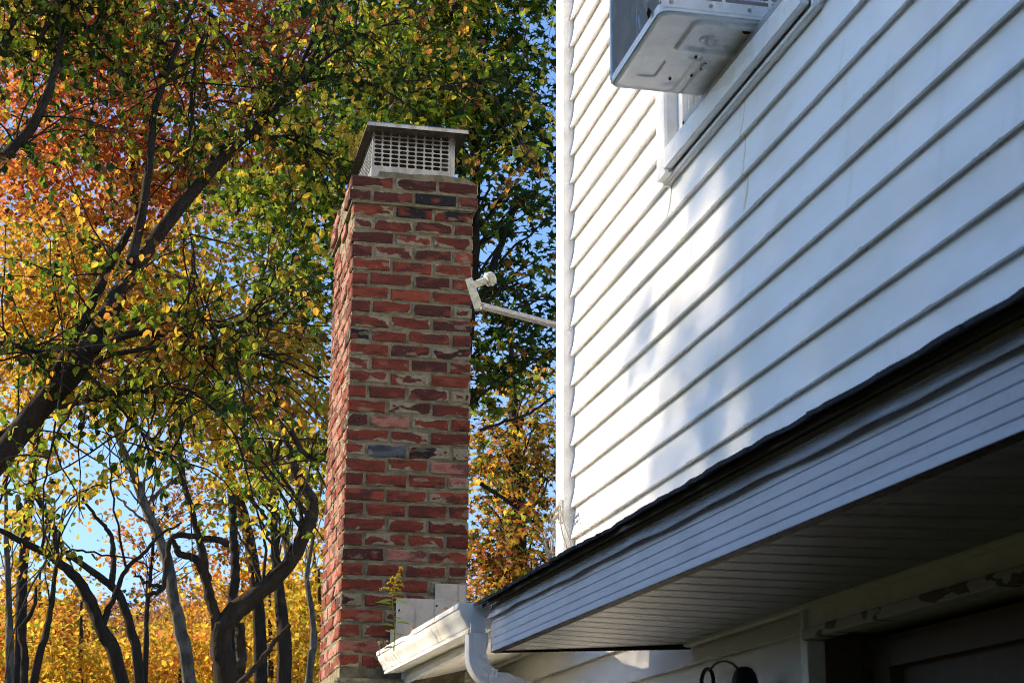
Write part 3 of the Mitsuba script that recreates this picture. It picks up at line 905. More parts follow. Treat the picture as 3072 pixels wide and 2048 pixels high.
def ribbed(w, d, ribs=4):
    """Cross-section of a corrugated downspout, (a across, b deep) centred on zero."""
    out = []
    for (x0, y0), (x1, y1), r in (((-w, -d), (w, -d), ribs), ((w, -d), (w, d), 3), ((w, d), (-w, d), ribs), ((-w, d), (-w, -d), 3)):
        nx, ny = (y1 - y0), -(x1 - x0)
        L = math.hypot(nx, ny)
        nx, ny = nx / L, ny / L
        for t in np.linspace(0, 1, r * 8, endpoint=False):
            h = -0.0016 * (math.cos(2 * math.pi * r * t) * -1 + 1) * 0.5
            e = min(t, 1 - t)
            h *= min(1, e / 0.04)
            out.append((x0 + (x1 - x0) * t + nx * h, y0 + (y1 - y0) * t + ny * h))
    return np.array(out)


sec = ribbed(0.034, 0.036)
path = [(0, 0.655), (0, 0.62), (0, 0.585)]
cx, r_ = 0.088, 0.088
path2 = []
for tt in np.linspace(0, math.radians(72), 25):
    path2.append((cx - r_ * math.cos(tt), 0.585 - r_ * math.sin(tt), tt))
end = path2[-1]
rings, angs = [], []
for x, z in path[:2]:
    rings.append((x, z))
    angs.append(0.0)
for x, z, tt in path2:
    rings.append((x, z))
    angs.append(tt)
dirx, dirz = math.sin(end[2]), -math.cos(end[2])
for s in (0.03, 0.10, 0.103, 0.17):
    rings.append((end[0] + dirx * s, end[1] + dirz * s))
    angs.append(end[2])
for tt in np.linspace(0, math.radians(62), 18)[1:]:
    c0 = rings[len(path2) + 5]
    rr = 0.07
    a0 = end[2]
    px_, pz_ = c0[0] + rr * (-math.cos(a0) + math.cos(a0 - tt)) * -1 * -1, 0
    rings.append((rings[-1][0] + math.sin(a0 - tt) * 0.0065, rings[-1][1] - math.cos(a0 - tt) * 0.0065))
    angs.append(a0 - tt)
rings.append((rings[-1][0], 0.02 - 0.9))
angs.append(0.06)
CXD = (OX0 + OX1) / 2 
V = []
N = len(sec)
for i, ((x, z), a_) in enumerate(zip(rings, angs)):
    crimp = 1.0
    if 2 <= i < 2 + len(path2):
        crimp = (1.0, 0.94, 0.76)[i % 3]
    elif i > len(path2) + 5 and i < len(rings) - 1:
        crimp = (1.0, 0.94, 0.76)[i % 3]
    if i in (len(path2) + 4,):
        crimp = 1.05
    for (sa, sb) in sec:
        inner = 0.5 + 0.5 * sa / 0.034 if 2 <= i < 2 + len(path2) else 0.5 - 0.5 * sa / 0.034
        sc = 1 - (1 - crimp) * inner
        aa = sa * sc
        V.append([CXD + x + aa * math.cos(a_), (OY0 + OY1) / 2 + 0.0 + sb * (0.5 + 0.5 * sc), R + z + aa * math.sin(a_)])
nr = len(rings)
q = [[i * N + j, i * N + (j + 1) % N, (i + 1) * N + (j + 1) % N, (i + 1) * N + j] for i in range(nr - 1) for j in range(N)]
m = MB().add(V, q)
m.put('downspout__pipe', 'gutter_paint', smooth=14)
m = MB()
m.box(CXD - 0.026, CXD + 0.026, 5.8925 - 0.028, 5.8925 + 0.028, 0.60 + R, 0.69 + R)
m.put('downspout__outlet', 'gutter_paint')
m = MB()
m.tube([[CXD - 0.036, 5.862, 0.652 + R], [CXD - 0.032, 5.862, 0.652 + R]], 0.004, 8)
m.put('downspout__screw', 'screw_metal')
lab('downspout', 'white corrugated downspout bending from the gutter end towards the wall', 'downspout')

# ---------------------------------------------------------------- chimney
CX0, CX1, CY0, CY1 = 0.920, 1.515, 8.0, 8.86
CZT = 3.118 + R                                   # top of the brickwork
PIT = 0.0709
MJ = 0.0145
cr = np.random.default_rng(11)


def brick(x0, x1, y0, y1, z0, z1, faces, rid, rag=1.0):
    """A slightly irregular brick: only the listed faces ('-x', '+x', '-y', '+y', '-z', '+z'); uv.x = distance to the face's edge, uv.y = the brick's own number."""
    m = MB()
    lo, hi = np.array([x0, y0, z0]), np.array([x1, y1, z1])
    b0 = 0.004
    for fc in faces:
        ax = 'xyz'.index(fc[1])
        a, b_ = [i for i in range(3) if i != ax]
        La, Lb = hi[a] - lo[a], hi[b_] - lo[b_]
        ins = 0.021

        def pts(e, sink):
            ta = np.array([e, La * 0.33, La * 0.67, La - e, La - e, La * 0.67, La * 0.33, e])
            tb = np.array([e, e, e, e, Lb - e, Lb - e, Lb - e, Lb - e])
            P = np.zeros((8, 3))
            P[:, a], P[:, b_] = lo[a] + ta, lo[b_] + tb
            P[:, ax] = (hi[ax] - sink) if fc[0] == '+' else (lo[ax] + sink)
            return P
        e2 = min(ins, La * 0.32, Lb * 0.32)
        rings_ = [(0.0, 0.0045), (0.0045, 0.0), (e2 + 0.003, -0.0006)]
        P = np.vstack([pts(e, s_) for e, s_ in rings_])
        h = np.sin(P[:, [0]] * 61 + rid * 40 + [[0, 1, 2]]) * np.sin(P[:, [1]] * 53 + rid * 70 + [[2, 0, 1]]) * np.sin(P[:, [2]] * 71 + rid * 55 + [[1, 2, 0]])
        h2 = np.sin(P[:, [0]] * 160 + rid * 90 + [[0, 2, 4]]) * np.cos(P[:, [2]] * 190 + P[:, [1]] * 140 + rid * 30 + [[1, 3, 5]])
        P = P + (h * 0.0026 + h2 * 0.0013) * rag
        q = []
        for r0 in range(2):
            for j in range(8):
                q.append([r0 * 8 + j, r0 * 8 + (j + 1) % 8, (r0 + 1) * 8 + (j + 1) % 8, (r0 + 1) * 8 + j])
        o = 16
        q += [[o, o + 1, o + 6, o + 7], [o + 1, o + 2, o + 5, o + 6], [o + 2, o + 3, o + 4, o + 5]]
        d = np.r_[np.zeros(8), np.full(8, 0.0045), np.full(8, e2)]
        m.add(P, q, uv=np.c_[d, np.full(24, rid)])
    return m


rest = MB()
nrow = 34
count = 0
FORCED = {(0, 0): .90, (0, 1): .93, (0, 2): .88, (1, 0): .89, (1, 1): .91, (1, 2): .95, (1, 3): .87, (2, 0): .55, (2, 1): .94, (2, 2): .935, (3, 2): .90, (4, 0): .90, (5, 2): .91, (5, 0): .86, (9, 2): .86, (11, 0): .965, (19, 1): .995, (12, 2): .93, (14, 1): .66, (26, 0): .89, (8, 1): .70, (7, 2): .86}
for row in range(nrow):
    z1 = CZT - row * PIT - 0.004
    z0 = z1 - PIT + 0.0155
    grow = 0.020 if row < 2 else 0.0
    x0, x1, y0, y1 = CX0 - grow, CX1 + grow, CY0 - grow * 0.8, CY1 + grow
    lean = 0.0
    A_row = row % 2 == 0
    Wd, Dp = x1 - x0, y1 - y0
    # front face: stretchers in even rows; header, two stretchers, header in odd rows
    cuts = [0, 1 / 3, 2 / 3, 1] if A_row else [0, 0.165, 0.50, 0.835, 1]
    fx = [x0 + Wd * c for c in cuts]
    fx = [fx[0]] + [v + cr.normal() * 0.006 for v in fx[1:-1]] + [fx[-1]]
    nf = len(fx) - 1
    for i in range(nf):
        a, b_ = fx[i] + (MJ / 2 if i else 0), fx[i + 1] - (MJ / 2 if i < nf - 1 else 0)
        rid = FORCED.get((row, i), cr.random() * 0.97)
        jz = cr.normal() * 0.0016
        push = cr.normal() * 0.0015
        depth = 0.092 if A_row or i not in (0, nf - 1) else 0.19
        faces = ['-y', '-z', '+z']
        xa = a
        if i == 0:
            faces.append('-x')
            xa = a - (abs(cr.normal()) * 0.010 if 1 <= row < 7 else abs(cr.normal()) * 0.002)
        if i == nf - 1:
            faces.append('+x')
        m = brick(xa, b_, y0 + push, y0 + depth, z0 + jz, z1 + jz, faces, rid)
        if count < 300:
            m.put(num('chimney__brick'), 'brick')
            count += 1
        else:
            rest.add(*m.arrays(), uv=np.vstack(m.u))
    # left face between the corner bricks
    ys0 = y0 + (0.092 if A_row else 0.19) + MJ
    ys1 = y1 - (0.19 if A_row else 0.092) - MJ
    nb = 3 if True else 2
    ly = np.linspace(ys0, ys1 + MJ, nb + 1)
    for i in range(nb):
        rid = cr.random() * 0.75
        if cr.random() < 0.6:
            rid = 0.785 + 0.05 * cr.random()
        push = cr.normal() * (0.006 if row < 8 else 0.0028)
        m = brick(x0 + push, x0 + 0.09, ly[i], ly[i + 1] - MJ, z0, z1, ['-x', '-z', '+z', '-y'], rid, 1.4)
        if count < 300:
            m.put(num('chimney__brick'), 'brick')
            count += 1
        else:
            rest.add(*m.arrays(), uv=np.vstack(m.u))
    # far-left corner, right face and back: one joined part
    m = brick(x0, x0 + (0.19 if A_row else 0.092), ys1 + MJ, y1, z0, z1, ['-x', '+y', '-z', '+z'], cr.random() * 0.8)
    rest.add(*m.arrays(), uv=np.vstack(m.u))
    for i in range(nb):
        m = brick(x1 - 0.09, x1, ly[i], ly[i + 1] - MJ, z0, z1, ['+x', '-z', '+z'], cr.random() * 0.8)
        rest.add(*m.arrays(), uv=np.vstack(m.u))
    for i in range(nf):
        m = brick(fx[i] + MJ / 2 + (0.19 if i == 0 else 0), fx[i + 1] - MJ / 2, y1 - 0.09, y1, z0, z1, ['+y', '-z', '+z'] + (['+x'] if i == nf - 1 else []), cr.random() * 0.8)
        rest.add(*m.arrays(), uv=np.vstack(m.u))
rest.put('chimney__other_bricks', 'brick')
labels['chimney__other_bricks'] = {'kind': 'stuff', 'label': 'remaining red bricks on the far sides'}
m = MB()
J = 0.006
m.box(CX0 + J, CX1 - J, CY0 + J, CY1 - J, 0, CZT - 2 * PIT)
m.box(CX0 - 0.020 + J, CX1 + 0.020 - J, CY0 - 0.016 + J, CY1 + 0.02 - J, CZT - 2 * PIT - 0.002, CZT - 0.003)
m.put('chimney__mortar', 'mortar')
# crown: a rough mortar cap, rounded at its right end
gxn, gyn = 40, 30
gx_, gy_ = np.meshgrid(np.linspace(0, 1, gxn), np.linspace(0, 1, gyn), indexing='ij')
bx = 1.025 + gx_ * (1.528 - 1.025)
by = CY0 - 0.006 + gy_ * (CY1 - CY0 + 0.01)
nz = np.array([[math.sin(a * 13 + b_ * 5) + math.sin(a * 31 + b_ * 17) * 0.5 + math.sin(a * 57 - b_ * 40) * 0.35 for a, b_ in zip(ra, rb)] for ra, rb in zip(bx, by)])
ed = np.minimum.reduce([gx_ * 0.5, gy_ * 0.86, (1 - gy_) * 0.86])
hz = 0.036 * np.clip(ed / 0.012, 0, 1) ** 0.5 * (1 - 0.9 * np.clip((gx_ - 0.80) / 0.20, 0, 1) ** 2.2) + 0.0028 * nz * np.clip(ed / 0.02, 0, 1)
V = np.stack([bx, by, CZT - 0.004 + hz], -1).reshape(-1, 3)
m = MB().add(V, [[i * gyn + j, i * gyn + j + 1, (i + 1) * gyn + j + 1, (i + 1) * gyn + j] for i in range(gxn - 1) for j in range(gyn - 1)])
V = []
for i in range(gxn):
    V += [[bx[i, 0], by[i, 0], CZT - 0.008], [bx[i, 0], by[i, 0] + 0.001 * math.sin(i * 2.1), CZT - 0.004 + hz[i, 1] * 0.98]]
m.add(V, [[2 * i, 2 * i + 2, 2 * i + 3, 2 * i + 1] for i in range(gxn - 1)])
m.put('chimney__crown', 'mortar', smooth=40)
m = MB()
m.box(CX0 + 0.02, 1.04, CY0 + 0.03, CY1 - 0.03, CZT - 0.01, CZT + 0.006)
m.put('chimney__crown_edge', 'mortar')
# concrete shoulder
m = MB()
m.box(0.897, 1.32, 7.93, 8.9, 0.50 + R, 0.668 + R, 0.012)
m.put('chimney__concrete_shoulder', 'mortar')
MB().box(CX0 - 0.02, 1.6, 7.98, 8.9, 0, 0.5 + R).put('chimney__base', 'mortar')
# step flashing
def plate(key, x0, x1, z0, z1, yy, bsdf='flashing_metal'):
    m = MB()
    nx_, nz_ = 7, 6
    V = [[x0 + (x1 - x0) * i / (nx_ - 1), yy - 0.0015 * math.sin(i * 1.3 + j) - 0.001 * j * (i % 2), z0 + (z1 - z0) * j / (nz_ - 1) + R] for i in range(nx_) for j in range(nz_)]
    m.add(V, [[i * nz_ + j, i * nz_ + j + 1, (i + 1) * nz_ + j + 1, (i + 1) * nz_ + j] for i in range(nx_ - 1) for j in range(nz_ - 1)])
    m.put(key, bsdf, smooth=True)


plate('chimney__flashing_sheet', 1.176, 1.360, 0.74, 1.042, 7.985)
plate('chimney__flashing_sheet_001', 1.357, 1.506, 0.85, 1.116, 7.981)
plate('chimney__flashing_sheet_002', 1.150, 1.20, 0.74, 0.896, 7.975)
MB().box(1.357, 1.510, 7.979, 7.982, 1.0405 + R, 1.0425 + R).put('chimney__flashing_fold', 'flashing_metal')
m = MB()
for x, z in ((1.366, 1.012), (1.19, 0.985), (1.19, 0.84)):
    m.tube([[x, 7.976, z + R], [x, 7.984, z + R]], 0.0045, 8)
m.put('chimney__flashing_nail', 'matte_black')
lab('chimney', 'tall old red brick chimney with mortar smears beside the house', 'chimney')

# chimney cap: slotted sheet box under a lid with turned-down edges
KX0, KX1, KY0, KY1, KZ0, KZ1 = 1.004, 1.421, 8.03, 8.68, CZT + 0.014, 3.372 + R


def slotted(L, H, nc, nr_, off):
    poly = shapely.box(0, 0, L, H)
    holes = []
    for i in range(nc):
        for j in range(nr_):
            cx_ = off + 0.0425 * i
            cz_ = 0.068 + 0.0232 * j
            holes.append(shapely.LineString([(cx_ - 0.0095, cz_), (cx_ + 0.0095, cz_)]).buffer(0.0089, quad_segs=5))
    poly = poly.difference(shapely.union_all(holes))
    return trimesh.creation.extrude_polygon(poly, 0.0012, engine='earcut')


sm = slotted(KX1 - KX0 - 0.018, KZ1 - KZ0 - 0.004, 9, 8, 0.028)
v = np.array(sm.vertices)
m = MB()
m.add(np.c_[KX0 + v[:, 0], KY0 + v[:, 2], KZ0 + v[:, 1]], sm.faces)
m.add(np.c_[KX0 + v[:, 0], KY1 - v[:, 2], KZ0 + v[:, 1]], sm.faces)
sm = slotted(KY1 - KY0 - 0.004, KZ1 - KZ0 - 0.004, 14, 8, 0.04)
v = np.array(sm.vertices)
m.add(np.c_[KX0 + v[:, 2] - 0.001, KY0 + 0.002 + v[:, 0], KZ0 + v[:, 1]], sm.faces)
m.add(np.c_[KX1 - v[:, 2], KY0 + 0.002 + v[:, 0], KZ0 + v[:, 1]], sm.faces)
m.put('flue_cap__screen', 'stainless')
m = MB()
m.box(KX1 - 0.020, KX1 + 0.001, KY0 - 0.002, KY0 + 0.0005, KZ0 - 0.012, KZ1)
m.box(KX1 - 0.002, KX1 + 0.001, KY0 - 0.002, KY0 + 0.022, KZ0 - 0.012, KZ1)
m.put('flue_cap__corner_seam', 'stainless')
m = MB()
for z in (KZ0 + 0.012, KZ0 + 0.155):
    for a, b_, c_, d_ in ((0, 0.007, 0, 0.002), (0.005, 0.007, 0, 0.012), (0, 0.007, 0.010, 0.012)):
        m.box(KX1 - 0.016 + a, KX1 - 0.016 + b_, KY0 - 0.004, KY0 - 0.002, z + c_, z + d_)
m.put('flue_cap__lock_tab', 'screw_metal')
LX0, LX1, LY0, LY1, LZ = 0.972, 1.462, 7.925, 8.80, 3.376 + R
m = MB()                                          # lid: shallow hipped sheet with rolled, flared skirts
ridge = [[(LX0 + LX1) / 2, LY0 + 0.25, LZ + 0.045], [(LX0 + LX1) / 2, LY1 - 0.25, LZ + 0.045]]
C = [[LX0, LY0, LZ + 0.006], [LX1, LY0, LZ + 0.006], [LX1, LY1, LZ + 0.006], [LX0, LY1, LZ + 0.006]]
m.add(C + ridge, [[0, 1, 4], [1, 2, 5], [1, 5, 4], [2, 3, 5], [3, 0, 4], [3, 4, 5]])
low = [[LX0 - 0.012, LY0 - 0.006, LZ - 0.020], [LX1 + 0.009, LY0 - 0.006, LZ - 0.019], [LX1 + 0.010, LY1 + 0.007, LZ - 0.003], [LX0 - 0.011, LY1 + 0.007, LZ - 0.003]]
mid = [[LX0 - 0.009, LY0 - 0.006, LZ - 0.001], [LX1 + 0.006, LY0 - 0.006, LZ - 0.001], [LX1 + 0.009, LY1 + 0.006, LZ - 0.001], [LX0 - 0.009, LY1 + 0.006, LZ - 0.001]]
m.add(C + mid + low, [[i, (i + 1) % 4, 4 + (i + 1) % 4, 4 + i] for i in range(4)] + [[4 + i, 4 + (i + 1) % 4, 8 + (i + 1) % 4, 8 + i] for i in range(4)])
m.put('flue_cap__lid', 'lid_metal', smooth=20)
m = MB()                                          # its underside in a darker mottled metal, folded up under the skirts
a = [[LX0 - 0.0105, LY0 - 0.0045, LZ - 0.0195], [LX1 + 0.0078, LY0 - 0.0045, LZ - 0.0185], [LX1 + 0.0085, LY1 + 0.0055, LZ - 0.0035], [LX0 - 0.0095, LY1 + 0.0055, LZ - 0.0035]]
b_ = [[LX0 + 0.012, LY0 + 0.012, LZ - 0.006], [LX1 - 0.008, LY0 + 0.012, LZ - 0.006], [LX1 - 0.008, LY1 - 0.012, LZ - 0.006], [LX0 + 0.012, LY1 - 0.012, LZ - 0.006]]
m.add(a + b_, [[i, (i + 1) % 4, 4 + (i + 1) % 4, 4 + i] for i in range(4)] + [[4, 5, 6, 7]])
m.put('flue_cap__lid_underside', 'dark_lid_metal')
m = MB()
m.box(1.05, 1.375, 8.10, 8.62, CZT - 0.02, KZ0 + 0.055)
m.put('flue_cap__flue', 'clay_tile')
lab('flue_cap', 'slotted stainless steel cap with a bent lid standing on top of the bricks', 'flue cap')

# ---------------------------------------------------------------- satellite dish
m = MB()
a0, a1 = at(1443, 917, Y=7.35), at(1690, 981, Y=7.75)
d = (a1 - a0) / np.linalg.norm(a1 - a0)
sd = np.cross(d, [0, 0, 1])
sd /= np.linalg.norm(sd)
ud = np.cross(sd, d)
hw, hh = 0.013, 0.0155
sq = [(-hw, -hh), (hw, -hh), (hw, hh), (-hw, hh)]


def bar(m, p, q_, w, h, sdir, udir, bev=0.004):
    pts = []
    for e in (p, q_):
        for sx in (-1, 1):
            for sz in (-1, 1):
                pts += [e + sdir * sx * (w - bev) + udir * sz * h, e + sdir * sx * w + udir * sz * (h - bev)]
    hmesh = trimesh.convex.convex_hull(np.array(pts))
    m.add(hmesh.vertices, hmesh.faces)
    return m


rs, ru = np.cos(0.6) * sd + np.sin(0.6) * ud, -np.sin(0.6) * sd + np.cos(0.6) * ud
bar(m, a0, a1, hw * 1.05, hw * 1.05, rs, ru)
m.put('satellite_dish__arm', 'grey_paint')
Yd = 7.33
b0, b1, b2, b3 = at(1396, 841, Y=Yd), at(1417, 834, Y=Yd), at(1443, 903, Y=Yd), at(1424, 930, Y=Yd)
pl = np.array([b0, b1, b2, at(1441, 928, Y=Yd), b3])
m = MB()
off = np.array([0.01, 0.034, 0.0])
hm = trimesh.convex.convex_hull(np.vstack([pl - off * 0.45, pl + off * 0.55]))
m.add(hm.vertices, hm.faces)
m.put('satellite_dish__bracket', 'aged_plastic')
h0, h1, h2, h3 = at(1415, 858, Y=Yd + 0.01), at(1457, 841, Y=Yd + 0.01), at(1460, 840, Y=Yd + 0.01), at(1484, 832, Y=Yd + 0.01)
m = MB()
m.tube([h0, h1], 0.0175, 20)
m.tube([h1, h1 + (h2 - h1) * 0.6, h2], [0.019, 0.030, 0.031], 24)
m.tube([h2, h2 + (h3 - h2) * 0.15, h2 + (h3 - h2) * 0.7, h3 - (h3 - h2) * 0.1, h3], [0.0285, 0.0325, 0.0315, 0.027, 0.020], 24)
m.put('satellite_dish__feed_horn', 'aged_plastic', smooth=35)
dc = at(1745, 900, Y=8.0)
ax_ = np.array([-0.93, -0.25, 0.27])
ax_ /= np.linalg.norm(ax_)
e1 = np.cross(ax_, [0, 0, 1])
e1 /= np.linalg.norm(e1)
e2_ = np.cross(e1, ax_)
V, nr_, na = [], 9, 40
for i in range(nr_):
    r = i / (nr_ - 1)
    for j in range(na):
        t = 2 * np.pi * j / na
        V.append(dc + 0.24 * r * math.cos(t) * e1 + 0.27 * r * math.sin(t) * e2_ + ax_ * 0.06 * (r * r - 1))
m = MB().add(V, [[i * na + j, i * na + (j + 1) % na, (i + 1) * na + (j + 1) % na, (i + 1) * na + j] for i in range(nr_ - 1) for j in range(na)])
m.put('satellite_dish__reflector', 'grey_paint', smooth=True)
m = MB()
m.tube([dc - ax_ * 0.06, dc - ax_ * 0.16], 0.03, 12)
m.tube([dc - ax_ * 0.14, [dc[0] + 0.14, CORNER_Y + 0.02, dc[2] - 0.25]], 0.02, 10)
m.put('satellite_dish__mount', 'grey_paint')
lab('satellite_dish', 'grey satellite dish arm with a beige feed horn reaching out behind the house corner', 'satellite dish')

# ---------------------------------------------------------------- coax ground block and cables on the corner post
XC = WX - 0.030


def Q(x, y):                                       # pixel of the 7.84 times enlarged detail -> photograph
    return 1600 + x / 7.84, 1480 + y / 7.84


def onc(x, y, out=0.02):
    return at(*Q(x, y), X=XC - out)


m = MB()
c0 = onc(640, 400, 0.006)
m.box(XC - 0.012, XC - 0.001, c0[1] - 0.012, c0[1] + 0.022, c0[2] - 0.05, c0[2] + 0.045, 0.002)
m.put('cable_ground_block__plate', 'cable_metal')
for i, (xa, ya) in enumerate(((560, 310), (565, 470))):
    c = onc(xa + 40, ya, 0.022)
    m = MB()
    y_ = c[1]
    for a, b_, r in ((-0.030, 0.075, 0.0055), (0.062, 0.078, 0.0085), (0.028, 0.045, 0.0092), (0.006, 0.020, 0.0085), (-0.020, -0.006, 0.0078)):
        m.tube([[c[0], y_ + a * 1.0, c[2] - 0.12 * a], [c[0], y_ + b_ * 1.0, c[2] - 0.12 * b_]], r, 12)
    m.put(num('cable_ground_block__connector'), 'cable_metal')
for (xa, ya) in ((628, 180), (605, 665)):
    c = onc(xa, ya, 0.006)
    m = MB()
    m.tube([c + [0.006, 0, 0], c - [0.004, 0, 0]], 0.0055, 12)
    m.put(num('cable_ground_block__screw'), 'screw_metal')
lab('cable_ground_block', 'small metal cable coupling block on the bottom of the white corner post', 'cable connector')
cab = [
    ([(610, 300, .024), (632, 330, .024), (650, 480, .032), (700, 640, .034), (790, 920, .030), (890, 1230, .022)], 'grey cable hanging from the upper coupling down to the roof, right of the post'),
    ([(610, 465, .024), (630, 500, .026), (640, 700, .034), (690, 960, .034), (785, 1270, .026)], 'grey cable hanging from the lower coupling across the corner post to the roof'),
]
for pts, text in cab:
    k = num('coaxial_cable')
    MB().tube(spline([onc(*p) for p in pts], 30), 0.0034, 7).put(k, 'cable_jacket', smooth=True)
    lab(k, text, 'cable')
YB = 7.0
loops = [
    ([(430, 370), (405, 420), (405, 500), (430, 640), (470, 790), (500, 850), (440, 810), (370, 800), (290, 850), (240, 980), (245, 1120), (290, 1300), (350, 1480), (380, 1540)], 'grey cable loop swinging out furthest left of the corner post'),
    ([(480, 390), (490, 480), (480, 640), (505, 800), (450, 815), (390, 810), (315, 870), (275, 1010), (290, 1170), (340, 1330), (400, 1480), (430, 1540)], 'grey cable loop next to the outermost loop left of the corner post'),
    ([(430, 540), (400, 620), (425, 720), (470, 810), (520, 860), (480, 920), (425, 1030), (400, 1180), (410, 1340), (430, 1480), (440, 1540)], 'grey cable loop from the lower coupling, left one of the inner pair'),
    ([(505, 550), (520, 650), (540, 720), (560, 840), (530, 900), (470, 1010), (440, 1150), (445, 1300), (470, 1450), (490, 1530)], 'grey cable loop hugging the corner post, right one of the inner pair'),
    ([(560, 900), (520, 1000), (535, 1150), (535, 1300), (528, 1420), (520, 1480)], 'short grey cable running down right against the corner post'),
]
for i, (pts, text) in enumerate(loops):
    k = num('coaxial_cable')
    pp = [at(*Q(x, y), Y=YB + 0.012 * i + 0.03 * math.sin(j * 0.6)) for j, (x, y) in enumerate(pts)]
    MB().tube(spline(pp, 46), 0.0034, 7).put(k, 'cable_jacket', smooth=True)
    lab(k, text, 'cable')

# ---------------------------------------------------------------- leaves
def leaf_template(kind):
    if kind == 'oval':                             # pointed oval folded along the midrib, stalk at the origin
        t = np.array([0.0, 0.18, 0.42, 0.70, 0.9, 1.0])
        w = np.array([0.0, 0.27, 0.37, 0.27, 0.09, 0.0])
        V = [[0, 0, 0]]
        for a, b_ in zip(t[1:-1], w[1:-1]):
            V += [[-b_, a, 0.10 * b_ / 0.37 - 0.10 * a * a], [0, a, -0.10 * a * a], [b_, a, 0.10 * b_ / 0.37 - 0.10 * a * a]]
        V += [[0, 1, -0.12]]
        f = [[0, 2, 1], [0, 3, 2]]
        for i in range(3):
            a, b_ = 1 + 3 * i, 4 + 3 * i
            f += [[a, a + 1, b_ + 1], [a, b_ + 1, b_], [a + 1, a + 2, b_ + 2], [a + 1, b_ + 2, b_ + 1]]
        f += [[10, 11, 13], [11, 12, 13]]
        return np.array(V, float), np.array(f)
    if kind == 'maple':                            # five lobed leaf
        ang = np.radians([-90, -40, -18, 15, 38, 62, 78, 90])
        rad = np.array([0.10, 0.52, 0.26, 0.62, 0.30, 0.34, 0.42, 0.72])
        right = np.c_[rad * np.cos(ang), rad * np.sin(ang) + 0.25]
        left = right[1:-1][::-1] * [-1, 1]
        ring = np.vstack([right, left])
        V = np.vstack([[0, 0.28, 0.03], np.c_[ring, -0.10 * np.linalg.norm(ring - [0, 0.28], axis=1) ** 2 * 2]])
        n_ = len(ring)
        return V, np.array([[0, 1 + i, 1 + (i + 1) % n_] for i in range(n_)])
    V = np.array([[0, 0, 0], [0.42, 0.45, 0.07], [0, 1.0, -0.08], [-0.42, 0.5, 0.07]])
    return V, np.array([[0, 1, 2], [0, 2, 3]])


TPL = {k: leaf_template(k) for k in ('oval', 'maple', 'kite')}


def place_leaves(pos, direc, nrm, size, kind):
    """Vertices (n, k, 3) and the template's faces."""
    V, f = TPL[kind]
    d = direc / (np.linalg.norm(direc, axis=1, keepdims=True) + 1e-9)
    s = np.cross(d, nrm)
    s /= np.linalg.norm(s, axis=1, keepdims=True) + 1e-9
    u = np.cross(s, d)
    P = pos[:, None] + size[:, None, None] * (V[None, :, 0, None] * s[:, None] + V[None, :, 1, None] * d[:, None] + V[None, :, 2, None] * u[:, None])
    return P, f


def leaf_mesh(P, f, col):
    n_, k, _ = P.shape
    F_ = (f[None] + (np.arange(n_) * k)[:, None, None]).reshape(-1, 3)
    C = np.repeat(col, k, axis=0)
    return P.reshape(-1, 3), F_, C


def put_leaves(key, P, f, col, bsdf):
    v, F_, C = leaf_mesh(P, f, col)
    scene[key] = mikit.ply((v, F_), bsdf, smooth=False, color=C)


def pick(g, n_, pal):
    """Colours drawn from [(weight, rgb), ...] with some variation."""
    w = np.array([p[0] for p in pal], float)
    c = np.array([p[1] for p in pal], float)
    i = g.choice(len(pal), n_, p=w / w.sum())
    j = g.choice(len(pal), n_, p=w / w.sum())
    t = g.random((n_, 1)) * 0.35
    col = c[i] * (1 - t) + c[j] * t
    return np.clip(col * g.uniform(0.75, 1.25, (n_, 1)), 0.004, 0.9)


GREEN, DGREEN, LIME, YELLOW, GOLD, ORANGE, RED, BROWN = (0.065, 0.120, 0.024), (0.032, 0.060, 0.019), (0.26, 0.36, 0.035), (0.74, 0.56, 0.06), (0.72, 0.41, 0.05), (0.70, 0.29, 0.06), (0.64, 0.165, 0.09), (0.20, 0.10, 0.045)


def limb(m, pts, r0, r1, n_=18, sides=8, wob=0.0, g=rng):
    fine = r0 > 0.028
    if fine:
        n_, sides = n_ * 2, sides + 4
    c = spline(pts, n_)
    if wob:
        c[1:-1] += g.normal(0, wob * (0.35 if fine else 1.0), (n_ - 2, 3))
    a = m.n
    m.tube(c, np.linspace(r0, r1, n_), sides)
    if fine:                                       # ridged bark and swellings
        v = m.v[-1]
        q = v[:n_ * sides].reshape(n_, sides, 3)
        ph = g.uniform(0, 6, 4)
        t = np.arange(n_)[:, None]
        th = np.arange(sides)[None] * 2 * np.pi / sides
        k = 1 + 0.07 * np.sin(5 * th + 0.35 * t + ph[0]) + 0.06 * np.sin(3 * th - 0.6 * t + ph[1]) + 0.05 * np.sin(0.8 * t + ph[2]) * np.sin(2 * th + ph[3]) + g.normal(0, 0.03, (n_, sides))
        q[:] = c[:, None] + (q - c[:, None]) * k[..., None]
    return c


# ---------------------------------------------------------------- broadleaf tree in front, its limbs coming in from the left
g = np.random.default_rng(21)
YF = 12.0
m_tr, m_br, m_tw = MB(), MB(), MB()


def pz(pts, Y=YF, dy=0.0):
    n_ = len(pts)
    return [at(x, y, Y=Y + dy * i / max(1, n_ - 1)) for i, (x, y) in enumerate(pts)]


base = np.array([-3.3, 12.6, 0.0])
trunk_pts = [base, base + [0.1, 0, 1.2], base + [0.5, -0.1, 2.0]]
e0 = at(-60, 1450, Y=YF)
tc = limb(m_tr, trunk_pts + [e0 * 0.5 + (base + [0.5, -0.1, 2.0]) * 0.5, e0], 0.22, 0.115, 20, 12)
limbs = []
def L(pts, r0, r1, Y=YF, dy=0.0, wob=0.006):
    c = limb(m_br, pz(pts, Y, dy), r0 * 0.88, r1 * 0.85, 20, 8, wob, g)
    limbs.append(c)
    return c


